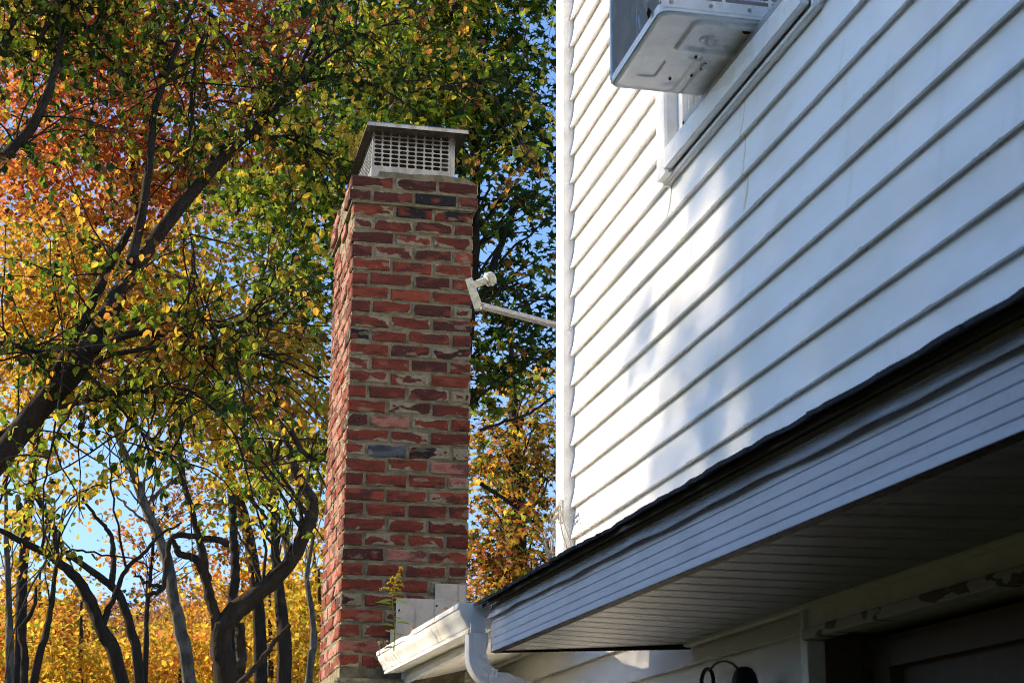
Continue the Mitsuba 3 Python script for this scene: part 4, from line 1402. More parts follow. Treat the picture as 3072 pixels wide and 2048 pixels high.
L([(-70, 1460), (109, 1232), (218, 1118), (296, 988), (348, 900), (414, 792), (470, 709), (560, 600), (660, 480), (780, 370), (880, 270), (1000, 60), (1040, -60)], 0.098, 0.020, dy=0.6)
L([(-70, 1360), (60, 1270), (160, 1130), (250, 960), (330, 800), (392, 683)], 0.060, 0.030, Y=12.25, dy=0.2)
L([(392, 790), (418, 683), (440, 560), (453, 436), (466, 327), (514, 187), (545, 100), (600, -30), (640, -160)], 0.042, 0.014, dy=0.5)
L([(440, 330), (340, 190), (250, 150), (150, 140), (40, 132)], 0.018, 0.006, Y=12.3, dy=0.4)
L([(-60, 560), (20, 465), (87, 392), (139, 296), (165, 200), (200, 60), (240, -60)], 0.050, 0.02, Y=11.6, dy=0.3)
L([(-40, 200), (20, 120), (39, 65), (74, 0), (110, -90)], 0.048, 0.03, Y=11.8)
L([(100, 140), (165, 48), (200, -60)], 0.024, 0.016, Y=11.8)
L([(270, 95), (300, 60), (330, -20), (370, -120)], 0.040, 0.026, Y=12.2)
L([(660, 460), (760, 380), (850, 256), (900, 200), (960, 60), (1000, -60)], 0.030, 0.014, Y=12.5, dy=0.3)
L([(850, 256), (1030, 230), (1140, 265), (1290, 270), (1420, 245), (1560, 215)], 0.016, 0.004, Y=12.5, dy=-0.6)
L([(880, 270), (960, 190), (1060, 120), (1180, 60), (1300, -40)], 0.022, 0.006, Y=12.6, dy=0.3)
L([(760, 400), (880, 420), (1000, 470), (1120, 500), (1260, 480)], 0.014, 0.004, Y=12.5, dy=-0.4)
L([(600, 20), (640, 60), (590, 160), (575, 330), (560, 470)], 0.022, 0.012, Y=12.4)
L([(278, 1053), (414, 996), (522, 1005), (622, 983), (720, 968), (827, 931)], 0.034, 0.012, dy=-0.3)
L([(248, 1105), (392, 1049), (566, 1040), (680, 1048), (827, 1075), (980, 1153)], 0.026, 0.008, dy=-0.5)
L([(165, 1223), (392, 1175), (522, 1166), (610, 1197), (740, 1336)], 0.020, 0.006, dy=-0.6)
L([(0, 1027), (60, 1040), (144, 1070)], 0.020, 0.012, Y=11.8)
L([(260, 1115), (330, 1190), (420, 1290), (520, 1380)], 0.016, 0.005, Y=11.7)
L([(240, 1180), (160, 1330), (130, 1500), (140, 1680)], 0.012, 0.004, Y=11.6)
L([(540, 690), (575, 720), (580, 860), (610, 960), (660, 1040)], 0.008, 0.004, Y=11.5)
L([(870, 1290), (905, 1350), (960, 1380), (1000, 1310)], 0.03, 0.012, Y=13.2)
tips = []
for c in limbs:
    n_ = len(c)
    for k in range(15):
        i = g.integers(2, n_)
        p0 = c[i]
        tan = c[min(i + 1, n_ - 1)] - c[max(i - 1, 0)]
        tan /= np.linalg.norm(tan) + 1e-9
        d0 = tan * 0.5 + g.normal(0, 0.55, 3) * [1, 0.9, 0.8] + [0, 0, 0.12]
        d0 /= np.linalg.norm(d0)
        if p0[2] < 4.0 and g.random() < 0.8:
            continue
        Ls = g.uniform(0.5, 1.25)
        q0 = [p0]
        for s in range(1, 7):
            d0 = d0 + g.normal(0, 0.16, 3) + [0, 0, -0.07]
            d0 /= np.linalg.norm(d0)
            q0.append(q0[-1] + d0 * Ls / 6)
        m_br.tube(q0, np.linspace(0.008, 0.003, 7), 5)
        tips.append(np.array(q0))
pos, dire, nrm, grp = [], [], [], []
for q0 in tips + [c for c in limbs if len(c)]:
    nt = g.integers(2, 10) if len(q0) == 7 else 9
    low = q0[0][2] < 6.3
    if low and len(q0) == 7 and g.random() < 0.3:
        continue
    tone_ = g.choice(4, p=[0.34, 0.38, 0.20, 0.08] if low else [0.52, 0.24, 0.15, 0.09])
    for k in range(nt):
        i = g.integers(1, len(q0))
        if q0[i][2] < 4.25 + 0.25 * g.normal() and g.random() < 0.93:
            continue
        d0 = g.normal(0, 0.6, 3) + [0, 0, -0.15]
        d0 /= np.linalg.norm(d0)
        Ls = g.uniform(0.25, 0.6)
        tw = [q0[i]]
        for s in range(5):
            d0 = d0 + g.normal(0, 0.14, 3) + [0, 0, -0.10]
            d0 /= np.linalg.norm(d0)
            tw.append(tw[-1] + d0 * Ls / 5)
        tw = np.array(tw)
        m_tw.tube(tw, np.linspace(0.0028, 0.0012, 6), 4, cap=False)
        nl = g.integers(5, 12)
        for j in range(nl):
            t = (j + g.random()) / nl * 4.99
            kk = int(t)
            p_ = tw[kk] * (1 - t + kk) + tw[kk + 1] * (t - kk)
            pos.append(p_)
            grp.append(tone_)
            dire.append(d0 * 0.35 + g.normal(0, 0.55, 3) + [0, 0, -0.55])
            nrm.append(g.normal(0, 0.55, 3) + [0, 0, 1.0])
pos, dire, nrm, grp = map(np.array, (pos, dire, nrm, grp))
keep = (pos[:, 1] > 10.9)
pos, dire, nrm, grp = pos[keep], dire[keep], nrm[keep], grp[keep]
# left of the sun's path to the chimney and clear of it
n_ = len(pos)
hfrac = np.clip((pos[:, 2] - 3.5) / 5, 0, 1)
pals = [[(3, GREEN), (4, DGREEN), (1.6, LIME), (0.6, YELLOW), (0.3, BROWN)], [(1, GREEN), (1, DGREEN), (4, LIME), (1.6, YELLOW), (0.2, BROWN)], [(1, LIME), (3, YELLOW), (1.6, GOLD), (0.6, BROWN), (0.8, GREEN)], [(2, BROWN), (1.5, GOLD), (1, ORANGE), (1, DGREEN)]]
colA = np.zeros((n_, 3))
for t_ in range(4):
    colA[grp == t_] = pick(g, int((grp == t_).sum()), pals[t_])
size = g.uniform(0.038, 0.085, n_)
P, f = place_leaves(pos, dire, nrm, size, 'oval')
order = np.argsort(np.linalg.norm(pos - EYE, axis=1))
inview = []
for i in order:
    w_ = pos[i] - EYE
    z_ = w_ @ FW
    sx, sy = (w_ @ RT) / z_ * F, (w_ @ UP) / z_ * F
    if abs(sx) < 1530 and abs(sy) < 1020 and sx < 60:
        inview.append(i)
    if len(inview) == 280:
        break
big = set(inview)
restm = np.array([i for i in range(n_) if i not in big])
m_tr.put('broadleaf_tree__trunk', 'bark', smooth=50)
m_br.put('broadleaf_tree__branches', 'bark', smooth=50)
m_tw.put('broadleaf_tree__twigs', 'bark')
labels['broadleaf_tree__branches'] = {'kind': 'stuff', 'label': 'dark limbs and branches'}
labels['broadleaf_tree__twigs'] = {'kind': 'stuff', 'label': 'thin leafy twigs'}
put_leaves('broadleaf_tree__foliage', P[restm], f, colA[restm], 'leaf')
labels['broadleaf_tree__foliage'] = {'kind': 'stuff', 'label': 'green and yellow oval leaves'}
for i in inview:
    put_leaves(num('broadleaf_tree__leaf'), P[i:i + 1], f, colA[i:i + 1], 'leaf')
lab('broadleaf_tree', 'nearest tree, dark slanting limbs and large oval green and yellow leaves at upper left', 'tree')


# ---------------------------------------------------------------- trees built from sprays of foliage
def sprays(g, clumps, dens, spray_r, kind, size, pal_fn, flat=0.35):
    """Leaves gathered in flattened sprays inside ellipsoids. clumps: (centre, (rx, ry, rz), weight)."""
    P_, D_, N_, S_, C_ = [], [], [], [], []
    twigs = []
    for c, rad, w in clumps:
        c, rad = np.asarray(c, float), np.asarray(rad, float)
        ns = max(3, int(dens * w * math.pi * rad[0] * rad[2] / (26 * 0.2 * size ** 2)))
        for s in range(ns):
            d = g.normal(0, 1, 3)
            d /= np.linalg.norm(d)
            o = c + d * rad * g.random() ** 0.45
            out = (o - c) / rad
            r = spray_r * g.uniform(0.55, 1.25)
            k = int(26 * g.uniform(0.6, 1.3))
            loc = g.normal(0, 0.5, (k, 3)) * [r, r, r * flat]
            tilt = out * 0.35
            loc[:, 2] -= (loc[:, 0] * tilt[0] + loc[:, 1] * tilt[1]) * 0.8
            p_ = o + loc
            P_.append(p_)
            D_.append(g.normal(0, 0.6, (k, 3)) + out * 0.4 + [0, 0, -0.35])
            N_.append(g.normal(0, 0.45, (k, 3)) + [0, 0, 1] + out * 0.3)
            S_.append(g.uniform(0.7, 1.25, k) * size)
            C_.append(pal_fn(g, k, o) * g.uniform(0.6, 1.2))
            twigs.append((o, c))
    pos, d, n_, s, c = (np.concatenate(a) for a in (P_, D_, N_, S_, C_))
    Pl, f = place_leaves(pos, d, n_, s, kind)
    return pos, Pl, f, c, twigs


def tree(name, label, trunk, clumps, dens, spray_r, kind, size, pal_fn, seed, bark='bark', bsdf='far_leaf', r0=0.16, ntw=60, leaves=0, extra=None):
    g = np.random.default_rng(seed)
    key = num(name)
    m = MB()
    tc = limb(m, trunk, r0, r0 * 0.25, 22, 9, 0.02 * r0 / 0.16, g)
    m.put(key + '__trunk', bark, smooth=50)
    pos, Pl, f, c, tw = sprays(g, clumps, dens, spray_r, kind, size, pal_fn)
    m = MB()
    for pts, ra, rb in (extra or []):
        limb(m, pts, ra, rb, 16, 7, 0.012, g)
    for o, cc in [tw[i] for i in g.permutation(len(tw))[:ntw]]:
        i = np.argmin(np.linalg.norm(tc - o, axis=1) + np.maximum(0, tc[:, 2] - o[2] + 0.6) * 1.5)
        a = tc[i]
        if np.linalg.norm(o - a) > max(1.3, 14 * r0):
            a = o + (cc - o) * 0.7 + g.normal(0, 0.1, 3)
        mid = a * 0.45 + o * 0.55 + g.normal(0, 0.08, 3) * np.linalg.norm(o - a) + [0, 0, 0.08]
        limb(m, [a, mid, o], r0 * 0.16, 0.006, 9, 5, 0.012, g)
    if m.n:
        m.put(key + '__branches', bark, smooth=50)
        labels[key + '__branches'] = {'kind': 'stuff', 'label': 'branches'}
    if leaves:
        dist = np.linalg.norm(pos - EYE, axis=1)
        w_ = pos - EYE
        z_ = w_ @ FW
        ok = (np.abs((w_ @ RT) / z_ * F) < 1500) & (np.abs((w_ @ UP) / z_ * F) < 1010) & ((w_ @ RT) / z_ * F < 120)
        idx = np.argsort(np.where(ok, dist, 1e9))[:leaves]
        rest_ = np.setdiff1d(np.arange(len(pos)), idx)
        for i in idx:
            put_leaves(num(key + '__leaf'), Pl[i:i + 1], f, c[i:i + 1], bsdf)
        Pl, c = Pl[rest_], c[rest_]
    put_leaves(key + '__foliage', Pl, f, c, bsdf)
    labels[key + '__foliage'] = {'kind': 'stuff', 'label': 'foliage'}
    lab(key, label, 'tree')
    return key


def blobs(Y, lst, dy):
    """(px, py, rx px, ry px, weight) at distance Y -> ellipsoids in metres."""
    out = []
    for px, py, rx, ry, w in lst:
        c = at(px, py, Y=Y)
        k = Y / F * 1.03
        out.append((c, (rx * k, dy, ry * k), w))
    return out


def const(pal):
    return lambda g, k, o: pick(g, k, pal)


def by_height(z0, z1, low, high):
    def fn(g, k, o):
        t = np.clip((o[2] - z0) / (z1 - z0) + g.normal(0, 0.18), 0, 1)
        return pick(g, k, [(w * (1 - t), c) for w, c in low] + [(w * t, c) for w, c in high])
    return fn


# green maple behind the chimney
YG = 18.0
_pa = by_height(4.5, 9.0, [(3, DGREEN), (2, GREEN), (0.6, LIME), (0.9, GOLD), (0.5, ORANGE)], [(1.0, DGREEN), (3, GREEN), (4.2, LIME), (1.4, YELLOW), (0.3, ORANGE)])
_pb = by_height(5.0, 8.0, [(3, DGREEN), (2, GREEN), (0.7, LIME), (1.0, GOLD), (0.9, ORANGE)], [(4, DGREEN), (3, GREEN), (0.6, LIME), (0.3, ORANGE)])


def pg(g, k, o):
    return (_pb if o[0] + g.normal(0, 0.25) > 3.75 else _pa)(g, k, o)



tree('green_maple_tree', 'tall green maple turning gold in places behind the chimney and house corner', [at(1290, 2150, Y=YG + .4) * [1, 1, 0], at(1320, 1600, Y=YG + .4), at(1385, 1100, Y=YG), at(1418, 760, Y=YG), at(1432, 300, Y=YG), at(1440, -120, Y=YG)],
     blobs(YG, [(1330, 60, 210, 190, 1.2), (1500, 130, 170, 180, 1.1), (1330, 330, 230, 170, 1.2), (1530, 330, 130, 120, .8), (1150, 420, 180, 150, 1.0), (1600, 480, 110, 150, .8), (1480, 620, 170, 110, .8), (980, 560, 160, 170, 1.0), (820, 700, 170, 150, 1.0), (930, 880, 130, 160, .8), (960, 380, 170, 130, .8), (1120, 200, 170, 150, .8), (700, 560, 130, 110, .6),
                (1560, 800, 150, 110, .7), (1480, 960, 120, 100, .9), (1600, 1020, 110, 130, .9), (1440, 1130, 110, 120, .8), (1180, -60, 260, 160, .9), (1500, -160, 260, 180, .9), (1250, 560, 200, 200, .6)], 1.6),
     2.6, 0.42, 'maple', 0.118, pg, 31, r0=0.13, ntw=110, bsdf='leaf', leaves=200,
     extra=[([at(1440, 900, Y=YG), at(1500, 740, Y=YG), at(1560, 600, Y=YG), at(1640, 560, Y=YG + .3)], 0.05, 0.012), ([at(1425, 800, Y=YG), at(1390, 560, Y=YG), at(1380, 420, Y=YG), at(1375, 200, Y=YG)], 0.06, 0.02),
            ([at(1430, 940, Y=YG - 1), at(1520, 860, Y=YG - 1), at(1600, 905, Y=YG - 1), at(1690, 850, Y=YG - 1)], 0.022, 0.008), ([at(1440, 1290, Y=YG), at(1560, 1250, Y=YG), at(1690, 1170, Y=YG)], 0.020, 0.012)])
# gold and orange maple low between chimney and corner
tree('orange_maple_tree', 'orange and gold maple low between the chimney and the white corner post', [at(1560, 2600, Y=22) * [1, 1, 0], at(1560, 1700, Y=22), at(1545, 1300, Y=22), at(1530, 1000, Y=22)],
     blobs(22, [(1520, 1300, 150, 110, 1.0), (1600, 1180, 110, 90, .8), (1480, 1420, 110, 120, 1.1), (1600, 1450, 110, 130, 1.2), (1520, 1600, 150, 130, 1.3), (1480, 1740, 140, 110, 1.2), (1600, 1720, 110, 110, 1.0), (1650, 1330, 80, 120, .9)], 1.6),
     1.6, 0.40, 'maple', 0.095, by_height(3.4, 7.6, [(1.2, GOLD), (2.4, ORANGE), (2.4, BROWN), (0.6, RED), (0.6, LIME), (1.5, DGREEN)], [(1.6, GOLD), (1, YELLOW), (1.4, LIME), (2, DGREEN), (1, GREEN), (0.7, ORANGE), (0.8, BROWN)]), 32, r0=0.13, ntw=60,
     extra=[([at(1440, 1450, Y=21), at(1520, 1500, Y=21), at(1620, 1580, Y=21)], 0.03, 0.012)])
# red maple, upper left, further back
tree('red_maple_tree', 'red and orange maple showing through behind the slanting limbs at top left', [at(800, 2500, Y=31) * [1, 1, 0], at(760, 1700, Y=31), at(560, 1100, Y=31), at(420, 700, Y=31), at(380, 0, Y=31)],
     blobs(31, [(130, 120, 280, 200, 1.1), (430, 130, 280, 200, 1.1), (720, 100, 230, 180, .9), (160, 420, 280, 200, 1.1), (480, 430, 260, 190, 1.0), (760, 380, 200, 180, .7), (100, 680, 250, 150, .9), (330, 640, 220, 150, .7), (250, -160, 400, 200, .9), (700, -150, 300, 180, .7), (900, 250, 200, 220, .7), (950, 30, 200, 150, .6), (620, 560, 260, 160, .7)], 2.6),
     1.7, 0.62, 'kite', 0.125, by_height(9.0, 14.5, [(2.4, GOLD), (2.6, ORANGE), (0.6, RED), (1.0, YELLOW), (0.4, BROWN), (0.2, DGREEN)], [(2.8, ORANGE), (2.4, RED), (1.0, GOLD), (0.7, BROWN), (0.2, DGREEN)]), 33, r0=0.13, ntw=70)
# yellow maples, middle and lower left
tree('yellow_maple_tree', 'golden yellow maple behind the dark limbs at the middle left', [at(60, 2500, Y=29) * [1, 1, 0], at(70, 1700, Y=29), at(130, 1200, Y=29), at(180, 700, Y=29)],
     blobs(29, [(110, 860, 240, 170, 1.1), (380, 880, 220, 170, 1.0), (620, 1000, 220, 180, 1.0), (120, 1080, 230, 150, 1.0), (400, 1110, 230, 150, 1.0), (680, 1200, 200, 150, 1.0), (880, 1050, 170, 200, .9), (900, 1300, 150, 160, .9), (760, 1400, 160, 110, .6), (60, 1280, 160, 110, .7), (560, 780, 200, 150, .6)], 2.4),
     1.9, 0.55, 'kite', 0.115, by_height(6.0, 11.5, [(3, YELLOW), (2.5, GOLD), (0.6, LIME), (0.5, ORANGE)], [(2.2, GOLD), (2, ORANGE), (1.6, YELLOW), (0.5, LIME)]), 34, r0=0.11, ntw=60)


def cz(x, y):                                      # pixel of the enlarged lower left quarter -> photograph
    return x / 2.297, 1366 + y / 2.297


def T_(pts, Y, dy=0.0):
    """Trunk through pixels, carried on down to the ground."""
    q_ = [at(*cz(x, y), Y=Y + dy * i) for i, (x, y) in enumerate(pts)]
    foot = q_[0] + (q_[0] - q_[1]) / max(1e-3, (q_[1] - q_[0])[2]) * q_[0][2] * 0.6
    foot[2] = 0
    return [foot] + q_


sp = const([(3, YELLOW), (2.4, GOLD), (1, LIME), (0.6, ORANGE)])
spg = const([(2, LIME), (2, GREEN), (1.6, YELLOW), (1, GOLD), (0.4, DGREEN)])
tree('forked_tree', 'dark tree leaning left from the bottom edge and forking into two thin limbs', T_([(850, 1600), (700, 1200), (600, 950), (480, 800), (330, 680), (90, 560), (-60, 480)], 17), blobs(17.4, [(90, 1560, 120, 70, .5), (190, 1480, 140, 70, .4), (60, 1420, 140, 90, .6)], .8), 0.5, 0.30, 'oval', 0.075, sp, 41, r0=0.078, ntw=24,
     extra=[(T_([(700, 1200), (740, 1080), (800, 940), (870, 780), (1000, 660), (1100, 550), (1250, 460)], 17)[1:], 0.034, 0.010), (T_([(380, 700), (370, 520), (300, 380), (240, 300), (60, 130)], 17)[1:], 0.026, 0.008), (T_([(470, 660), (640, 670), (900, 710), (1100, 800)], 17)[1:], 0.012, 0.006), (T_([(360, 690), (500, 300), (760, 180), (900, 60)], 17.2)[1:], 0.012, 0.005), (T_([(870, 780), (780, 300), (760, 40), (740, -120)], 17.2)[1:], 0.013, 0.006)])
tree('twin_limb_tree', 'dark trunk second from the forked tree, bending left into a long limb', T_([(965, 1600), (900, 1200), (830, 980), (770, 900), (640, 800), (450, 660), (370, 520), (300, 350), (210, 180)], 18.5), blobs(18.5, [(130, 1480, 130, 80, .5), (310, 1420, 90, 60, .3)], .8), 0.5, 0.30, 'oval', 0.075, sp, 42, r0=0.058, ntw=20,
     extra=[(T_([(770, 900), (780, 700), (760, 540), (660, 420), (560, 280)], 18.5)[1:], 0.035, 0.012)])
tree('straight_pale_tree', 'straight grey trunk leaning slightly left in the gap of open sky', T_([(1310, 1600), (1240, 1200), (1190, 950), (1130, 650), (1000, 350), (930, 150), (860, -20), (800, -160), (740, -420)], 20), blobs(20, [(330, 1340, 150, 90, .5), (470, 1330, 130, 80, .5), (420, 1250, 200, 90, .6)], 1.0), 0.5, 0.34, 'oval', 0.08, sp, 43, bark='pale_bark', r0=0.086, ntw=26,
     extra=[(T_([(1040, 310), (1110, 240), (1200, 170), (1260, 120)], 20)[1:], 0.03, 0.012), (T_([(1000, 450), (820, 300), (760, 220)], 20)[1:], 0.015, 0.005)])
tree('gnarled_tree', 'thick dark trunk forking just left of the chimney with broken stubs', T_([(1570, 1640), (1540, 1400), (1530, 1200), (1650, 1050), (1800, 930), (1950, 800), (2050, 650), (2150, 350), (2080, 180), (2000, 0), (1940, -200)], 15), blobs(15.3, [(760, 1500, 130, 90, .7), (860, 1560, 120, 90, .6), (700, 1420, 130, 80, .6), (900, 1430, 110, 100, .6)], .7), 0.6, 0.30, 'oval', 0.070, spg, 44, r0=0.112, ntw=30,
     extra=[(T_([(1500, 1230), (1480, 1100), (1430, 900), (1350, 720), (1230, 670), (1200, 580)], 15)[1:], 0.052, 0.022), (T_([(1430, 860), (1400, 690), (1330, 400), (1270, 200), (1240, 0), (1200, -200)], 15.2)[1:], 0.036, 0.016), (T_([(1580, 610), (1480, 580), (1400, 565), (1190, 560), (1150, 720), (1130, 900), (1080, 940), (1000, 965)], 14.8)[1:], 0.030, 0.017), (T_([(1130, 905), (1030, 880), (960, 850), (930, 805)], 14.8)[1:], 0.02, 0.007),
            (T_([(1640, 1580), (1780, 1440), (1900, 1270), (2000, 1170)], 14.5)[1:], 0.03, 0.016), (T_([(1640, 1640), (1660, 1400), (1650, 1150)], 15.3)[1:], 0.05, 0.045)])
tree('grey_trunk_tree', 'rough grey trunk standing right behind the gnarled fork', T_([(1960, 1620), (1950, 1200), (1930, 1000), (1900, 700), (1880, 300), (1860, -100)], 19), blobs(19, [(820, 1340, 120, 90, .5), (900, 1500, 100, 110, .5), (780, 1250, 140, 80, .5)], 1.0), 0.6, 0.32, 'oval', 0.075, spg, 45, bark='bark', r0=0.096, ntw=24,
     extra=[(T_([(1610, 1560), (1610, 1000), (1620, 800), (1615, 600), (1590, 200)], 20)[1:], 0.062, 0.045)])
tree('slim_pale_tree', 'slim pale trunk close to the left side of the chimney', T_([(2120, 1600), (2160, 1300), (2150, 1100), (2120, 900), (2120, 780), (2150, 600), (2200, 300), (2230, 100)], 21), blobs(21, [(930, 1480, 90, 100, .5), (950, 1640, 80, 80, .4)], .8), 0.6, 0.32, 'oval', 0.08, sp, 46, bark='pale_bark', r0=0.052, ntw=16)
tree('left_edge_tree', 'straight grey trunk at the left edge of the picture', T_([(60, 1620), (65, 1200), (60, 1000), (45, 620), (40, 300), (20, -100)], 22), blobs(22, [(40, 1560, 130, 100, .6), (60, 1700, 110, 80, .4)], 1.0), 0.6, 0.36, 'oval', 0.085, sp, 47, bark='pale_bark', r0=0.062, ntw=20)
tree('thin_dark_tree', 'thin dark trunk between the left edge trunk and the forked tree', T_([(225, 1600), (310, 1250), (350, 1050), (375, 850), (390, 700), (430, 400)], 16.5), blobs(16.5, [(150, 1620, 90, 50, .35), (110, 1500, 90, 50, .35)], .6), 0.5, 0.28, 'oval', 0.07, spg, 48, r0=0.042, ntw=14,
     extra=[(T_([(165, 1600), (170, 1350), (140, 1200), (230, 1060), (250, 900)], 16.8)[1:], 0.04, 0.012)])
# yellow trees further off, row after row
far = [(50, 1925, 38), (230, 1990, 34), (420, 2040, 42), (630, 1950, 36), (800, 1970, 33), (950, 1870, 38), (720, 1840, 50), (110, 1830, 50), (935, 1740, 46), (530, 2030, 33)]
tree('sparse_orange_tree', 'thin orange leaved tree with sky showing through, behind the grey sloping trunk', T_([(1000, 1500), (1010, 1100), (1040, 800), (1060, 500), (1050, 200)], 27), blobs(27, [(500, 1560, 130, 90, 1.0), (600, 1640, 110, 90, 1.0), (420, 1680, 110, 70, 1.0), (640, 1500, 110, 90, 1.0), (330, 1600, 90, 80, .8), (700, 1620, 90, 110, 1.2), (560, 1420, 130, 70, .8)], 1.5), 0.42, 0.40, 'kite', 0.085, const([(3, ORANGE), (3, GOLD), (1, YELLOW), (0.6, RED)]), 51, r0=0.05, ntw=40)
words = ['at the left edge', 'under the thin dark trunk', 'low behind the forked tree', 'behind the grey sloping trunk', 'behind the gnarled trunk', 'beside the lower chimney', 'behind the broken stubs', 'behind the left edge trunk', 'left of the chimney behind the slim trunk', 'at the bottom between two trunks']
for i, ((px, py, Y), w) in enumerate(zip(far, words)):
    c = at(px, py, Y=Y)
    ft = c.copy()
    ft[2] = 0
    ky = F / Y
    tint = by_height(c[2] - 2, c[2] + 2, [(3, YELLOW), (2.6, GOLD), (0.9, ORANGE), (0.3, LIME)], [(3, YELLOW), (2.4, GOLD), (1, LIME), (0.5, ORANGE)] if i % 3 else [(3, GOLD), (2.6, ORANGE), (1, RED), (1, YELLOW)])
    tree('far_yellow_tree', f'bright golden autumn tree {w}', [ft, c + [0.1, 0, -1], c + [0, 0, 1.2]], [(c, (1.5 * Y / 36, 1.5, 1.15 * Y / 36), 1.0), (c + [0.6, 0.4, -1.2], (1.7 * Y / 36, 1.5, 1.1), 0.9), (c + [-0.7, 0.4, -1.5], (1.7 * Y / 36, 1.4, 1.0), 0.9)], 1.3, 0.5, 'kite', 0.125 * Y / 36, tint, 60 + i, r0=0.10, ntw=14)

# ---------------------------------------------------------------- tree beside the house whose crown shades the near part of the wall
def up_sun(y, z, t):
    return np.array([WX, y, z]) + t * SUN


ST = 21.0
shade_c = [(up_sun(3.05, 2.75, ST), (1.7, 2.3, 1.2), 1.2), (up_sun(1.9, 1.4, ST + .2), (1.7, 2.2, 1.3), 1.0), (up_sun(4.05, 2.0, ST - .4), (1.4, 1.2, 1.0), 0.9), (up_sun(1.6, 3.4, ST + .4), (1.7, 1.5, 1.2), 0.8), (up_sun(4.3, 3.75, ST), (1.2, 0.55, 0.6), 1.0), (up_sun(4.75, 1.85, ST), (0.9, 0.7, 0.45), 1.2), (up_sun(5.3, 2.9, ST + 1), (0.9, 0.55, 0.55), 0.16), (up_sun(5.75, 2.5, ST + 1), (0.9, 0.5, 0.4), 0.18), (up_sun(5.5, 2.0, ST + 1), (0.9, 0.5, 0.4), 0.2), (up_sun(5.0, 3.5, ST + 1), (0.9, 0.4, 0.4), 0.16)]
foot = up_sun(2.9, 0, ST) * [1, 1, 0]
tree('side_yard_tree', 'green tree far to the left of the house, shading its wall', [foot, foot + [0, 0, 4], foot + [0.1, 0, 8], up_sun(2.9, 3.4, ST)], shade_c, 2.8, 0.42, 'kite', 0.14, const([(3, GREEN), (2, DGREEN), (1, LIME), (0.5, YELLOW)]), 90, r0=0.24, ntw=90, bsdf='leaf')

g = np.random.default_rng(91)  # hedge added out of view, dims the soffit and the wall below it
hc = [((-2.3 + g.normal(0, .1), -3.0 + 0.75 * i, 2.0 + g.normal(0, .08)), (0.75, 0.75, 2.0), 1.0) for i in range(12)] + [((-2.4, 5.9 + 0.75 * i, 1.45), (0.7, 0.75, 1.5), 1.0) for i in range(4)]
pos, Pl, f, c, tw = sprays(g, hc, 2.2, 0.35, 'kite', 0.085, const([(3, DGREEN), (1, GREEN)]), 0.7)
put_leaves('added_hedge__foliage', Pl, f, c, 'far_leaf')
labels['added_hedge__foliage'] = {'kind': 'stuff', 'label': 'foliage'}
m = MB()
for c, r_, w in hc:
    limb(m, [np.array(c) * [1, 1, 0], np.array(c), np.array(c) + [0, 0, 1.0]], 0.05, 0.01, 6, 6)
m.put('added_hedge__stems', 'bark')
labels['added_hedge__stems'] = {'kind': 'stuff', 'label': 'stems'}
lab('added_hedge', 'tall dark hedge added out of view to keep light from under the pent roof', 'hedge')

# ---------------------------------------------------------------- wooded hill in the distance
gx = np.linspace(-120, 120, 40)
gy = np.linspace(90, 260, 24)
XX, YY = np.meshgrid(gx, gy, indexing='ij')
ZZ = 23 * np.clip((YY - 90) / 100, 0, 1) ** 0.8 * (1 + 0.10 * np.sin(XX / 17) + 0.06 * np.sin(XX / 7 + 1))
m = MB().add(np.stack([XX, YY, ZZ], -1).reshape(-1, 3), [[i * 24 + j, i * 24 + j + 1, (i + 1) * 24 + j + 1, (i + 1) * 24 + j] for i in range(39) for j in range(23)])
m.put('hill', 'hill_soil', smooth=True)
lab('hill', 'wooded autumn hill in the distance', kind='structure')
g = np.random.default_rng(77)
cl = []
for k in range(420):
    x, y = g.uniform(-32, 24), g.uniform(105, 200)
    z = 23 * np.clip((y - 90) / 100, 0, 1) ** 0.8 * (1 + 0.10 * math.sin(x / 17) + 0.06 * math.sin(x / 7 + 1))
    cl.append(((x, y, z + 1.5), (2.4, 2.2, 2.2), 0.7))


def hillpal(g, k, o):
    w = g.random()
    if w < 0.4:
        return pick(g, k, [(2, (0.30, 0.13, 0.10)), (1.5, (0.34, 0.18, 0.10)), (1, ORANGE)])
    if w < 0.5:
        return pick(g, k, [(2, DGREEN), (1, (0.10, 0.12, 0.06))])
    return pick(g, k, [(2, GOLD), (2, YELLOW), (1, ORANGE), (1, (0.34, 0.20, 0.10))])


pos, Pl, f, c, tw = sprays(g, cl, 0.35, 1.3, 'kite', 0.40, hillpal, 0.6)
put_leaves('woodland', Pl, f, c, 'far_leaf')
lab('woodland', 'reddish and golden woods covering the distant hill', 'woodland', kind='stuff')

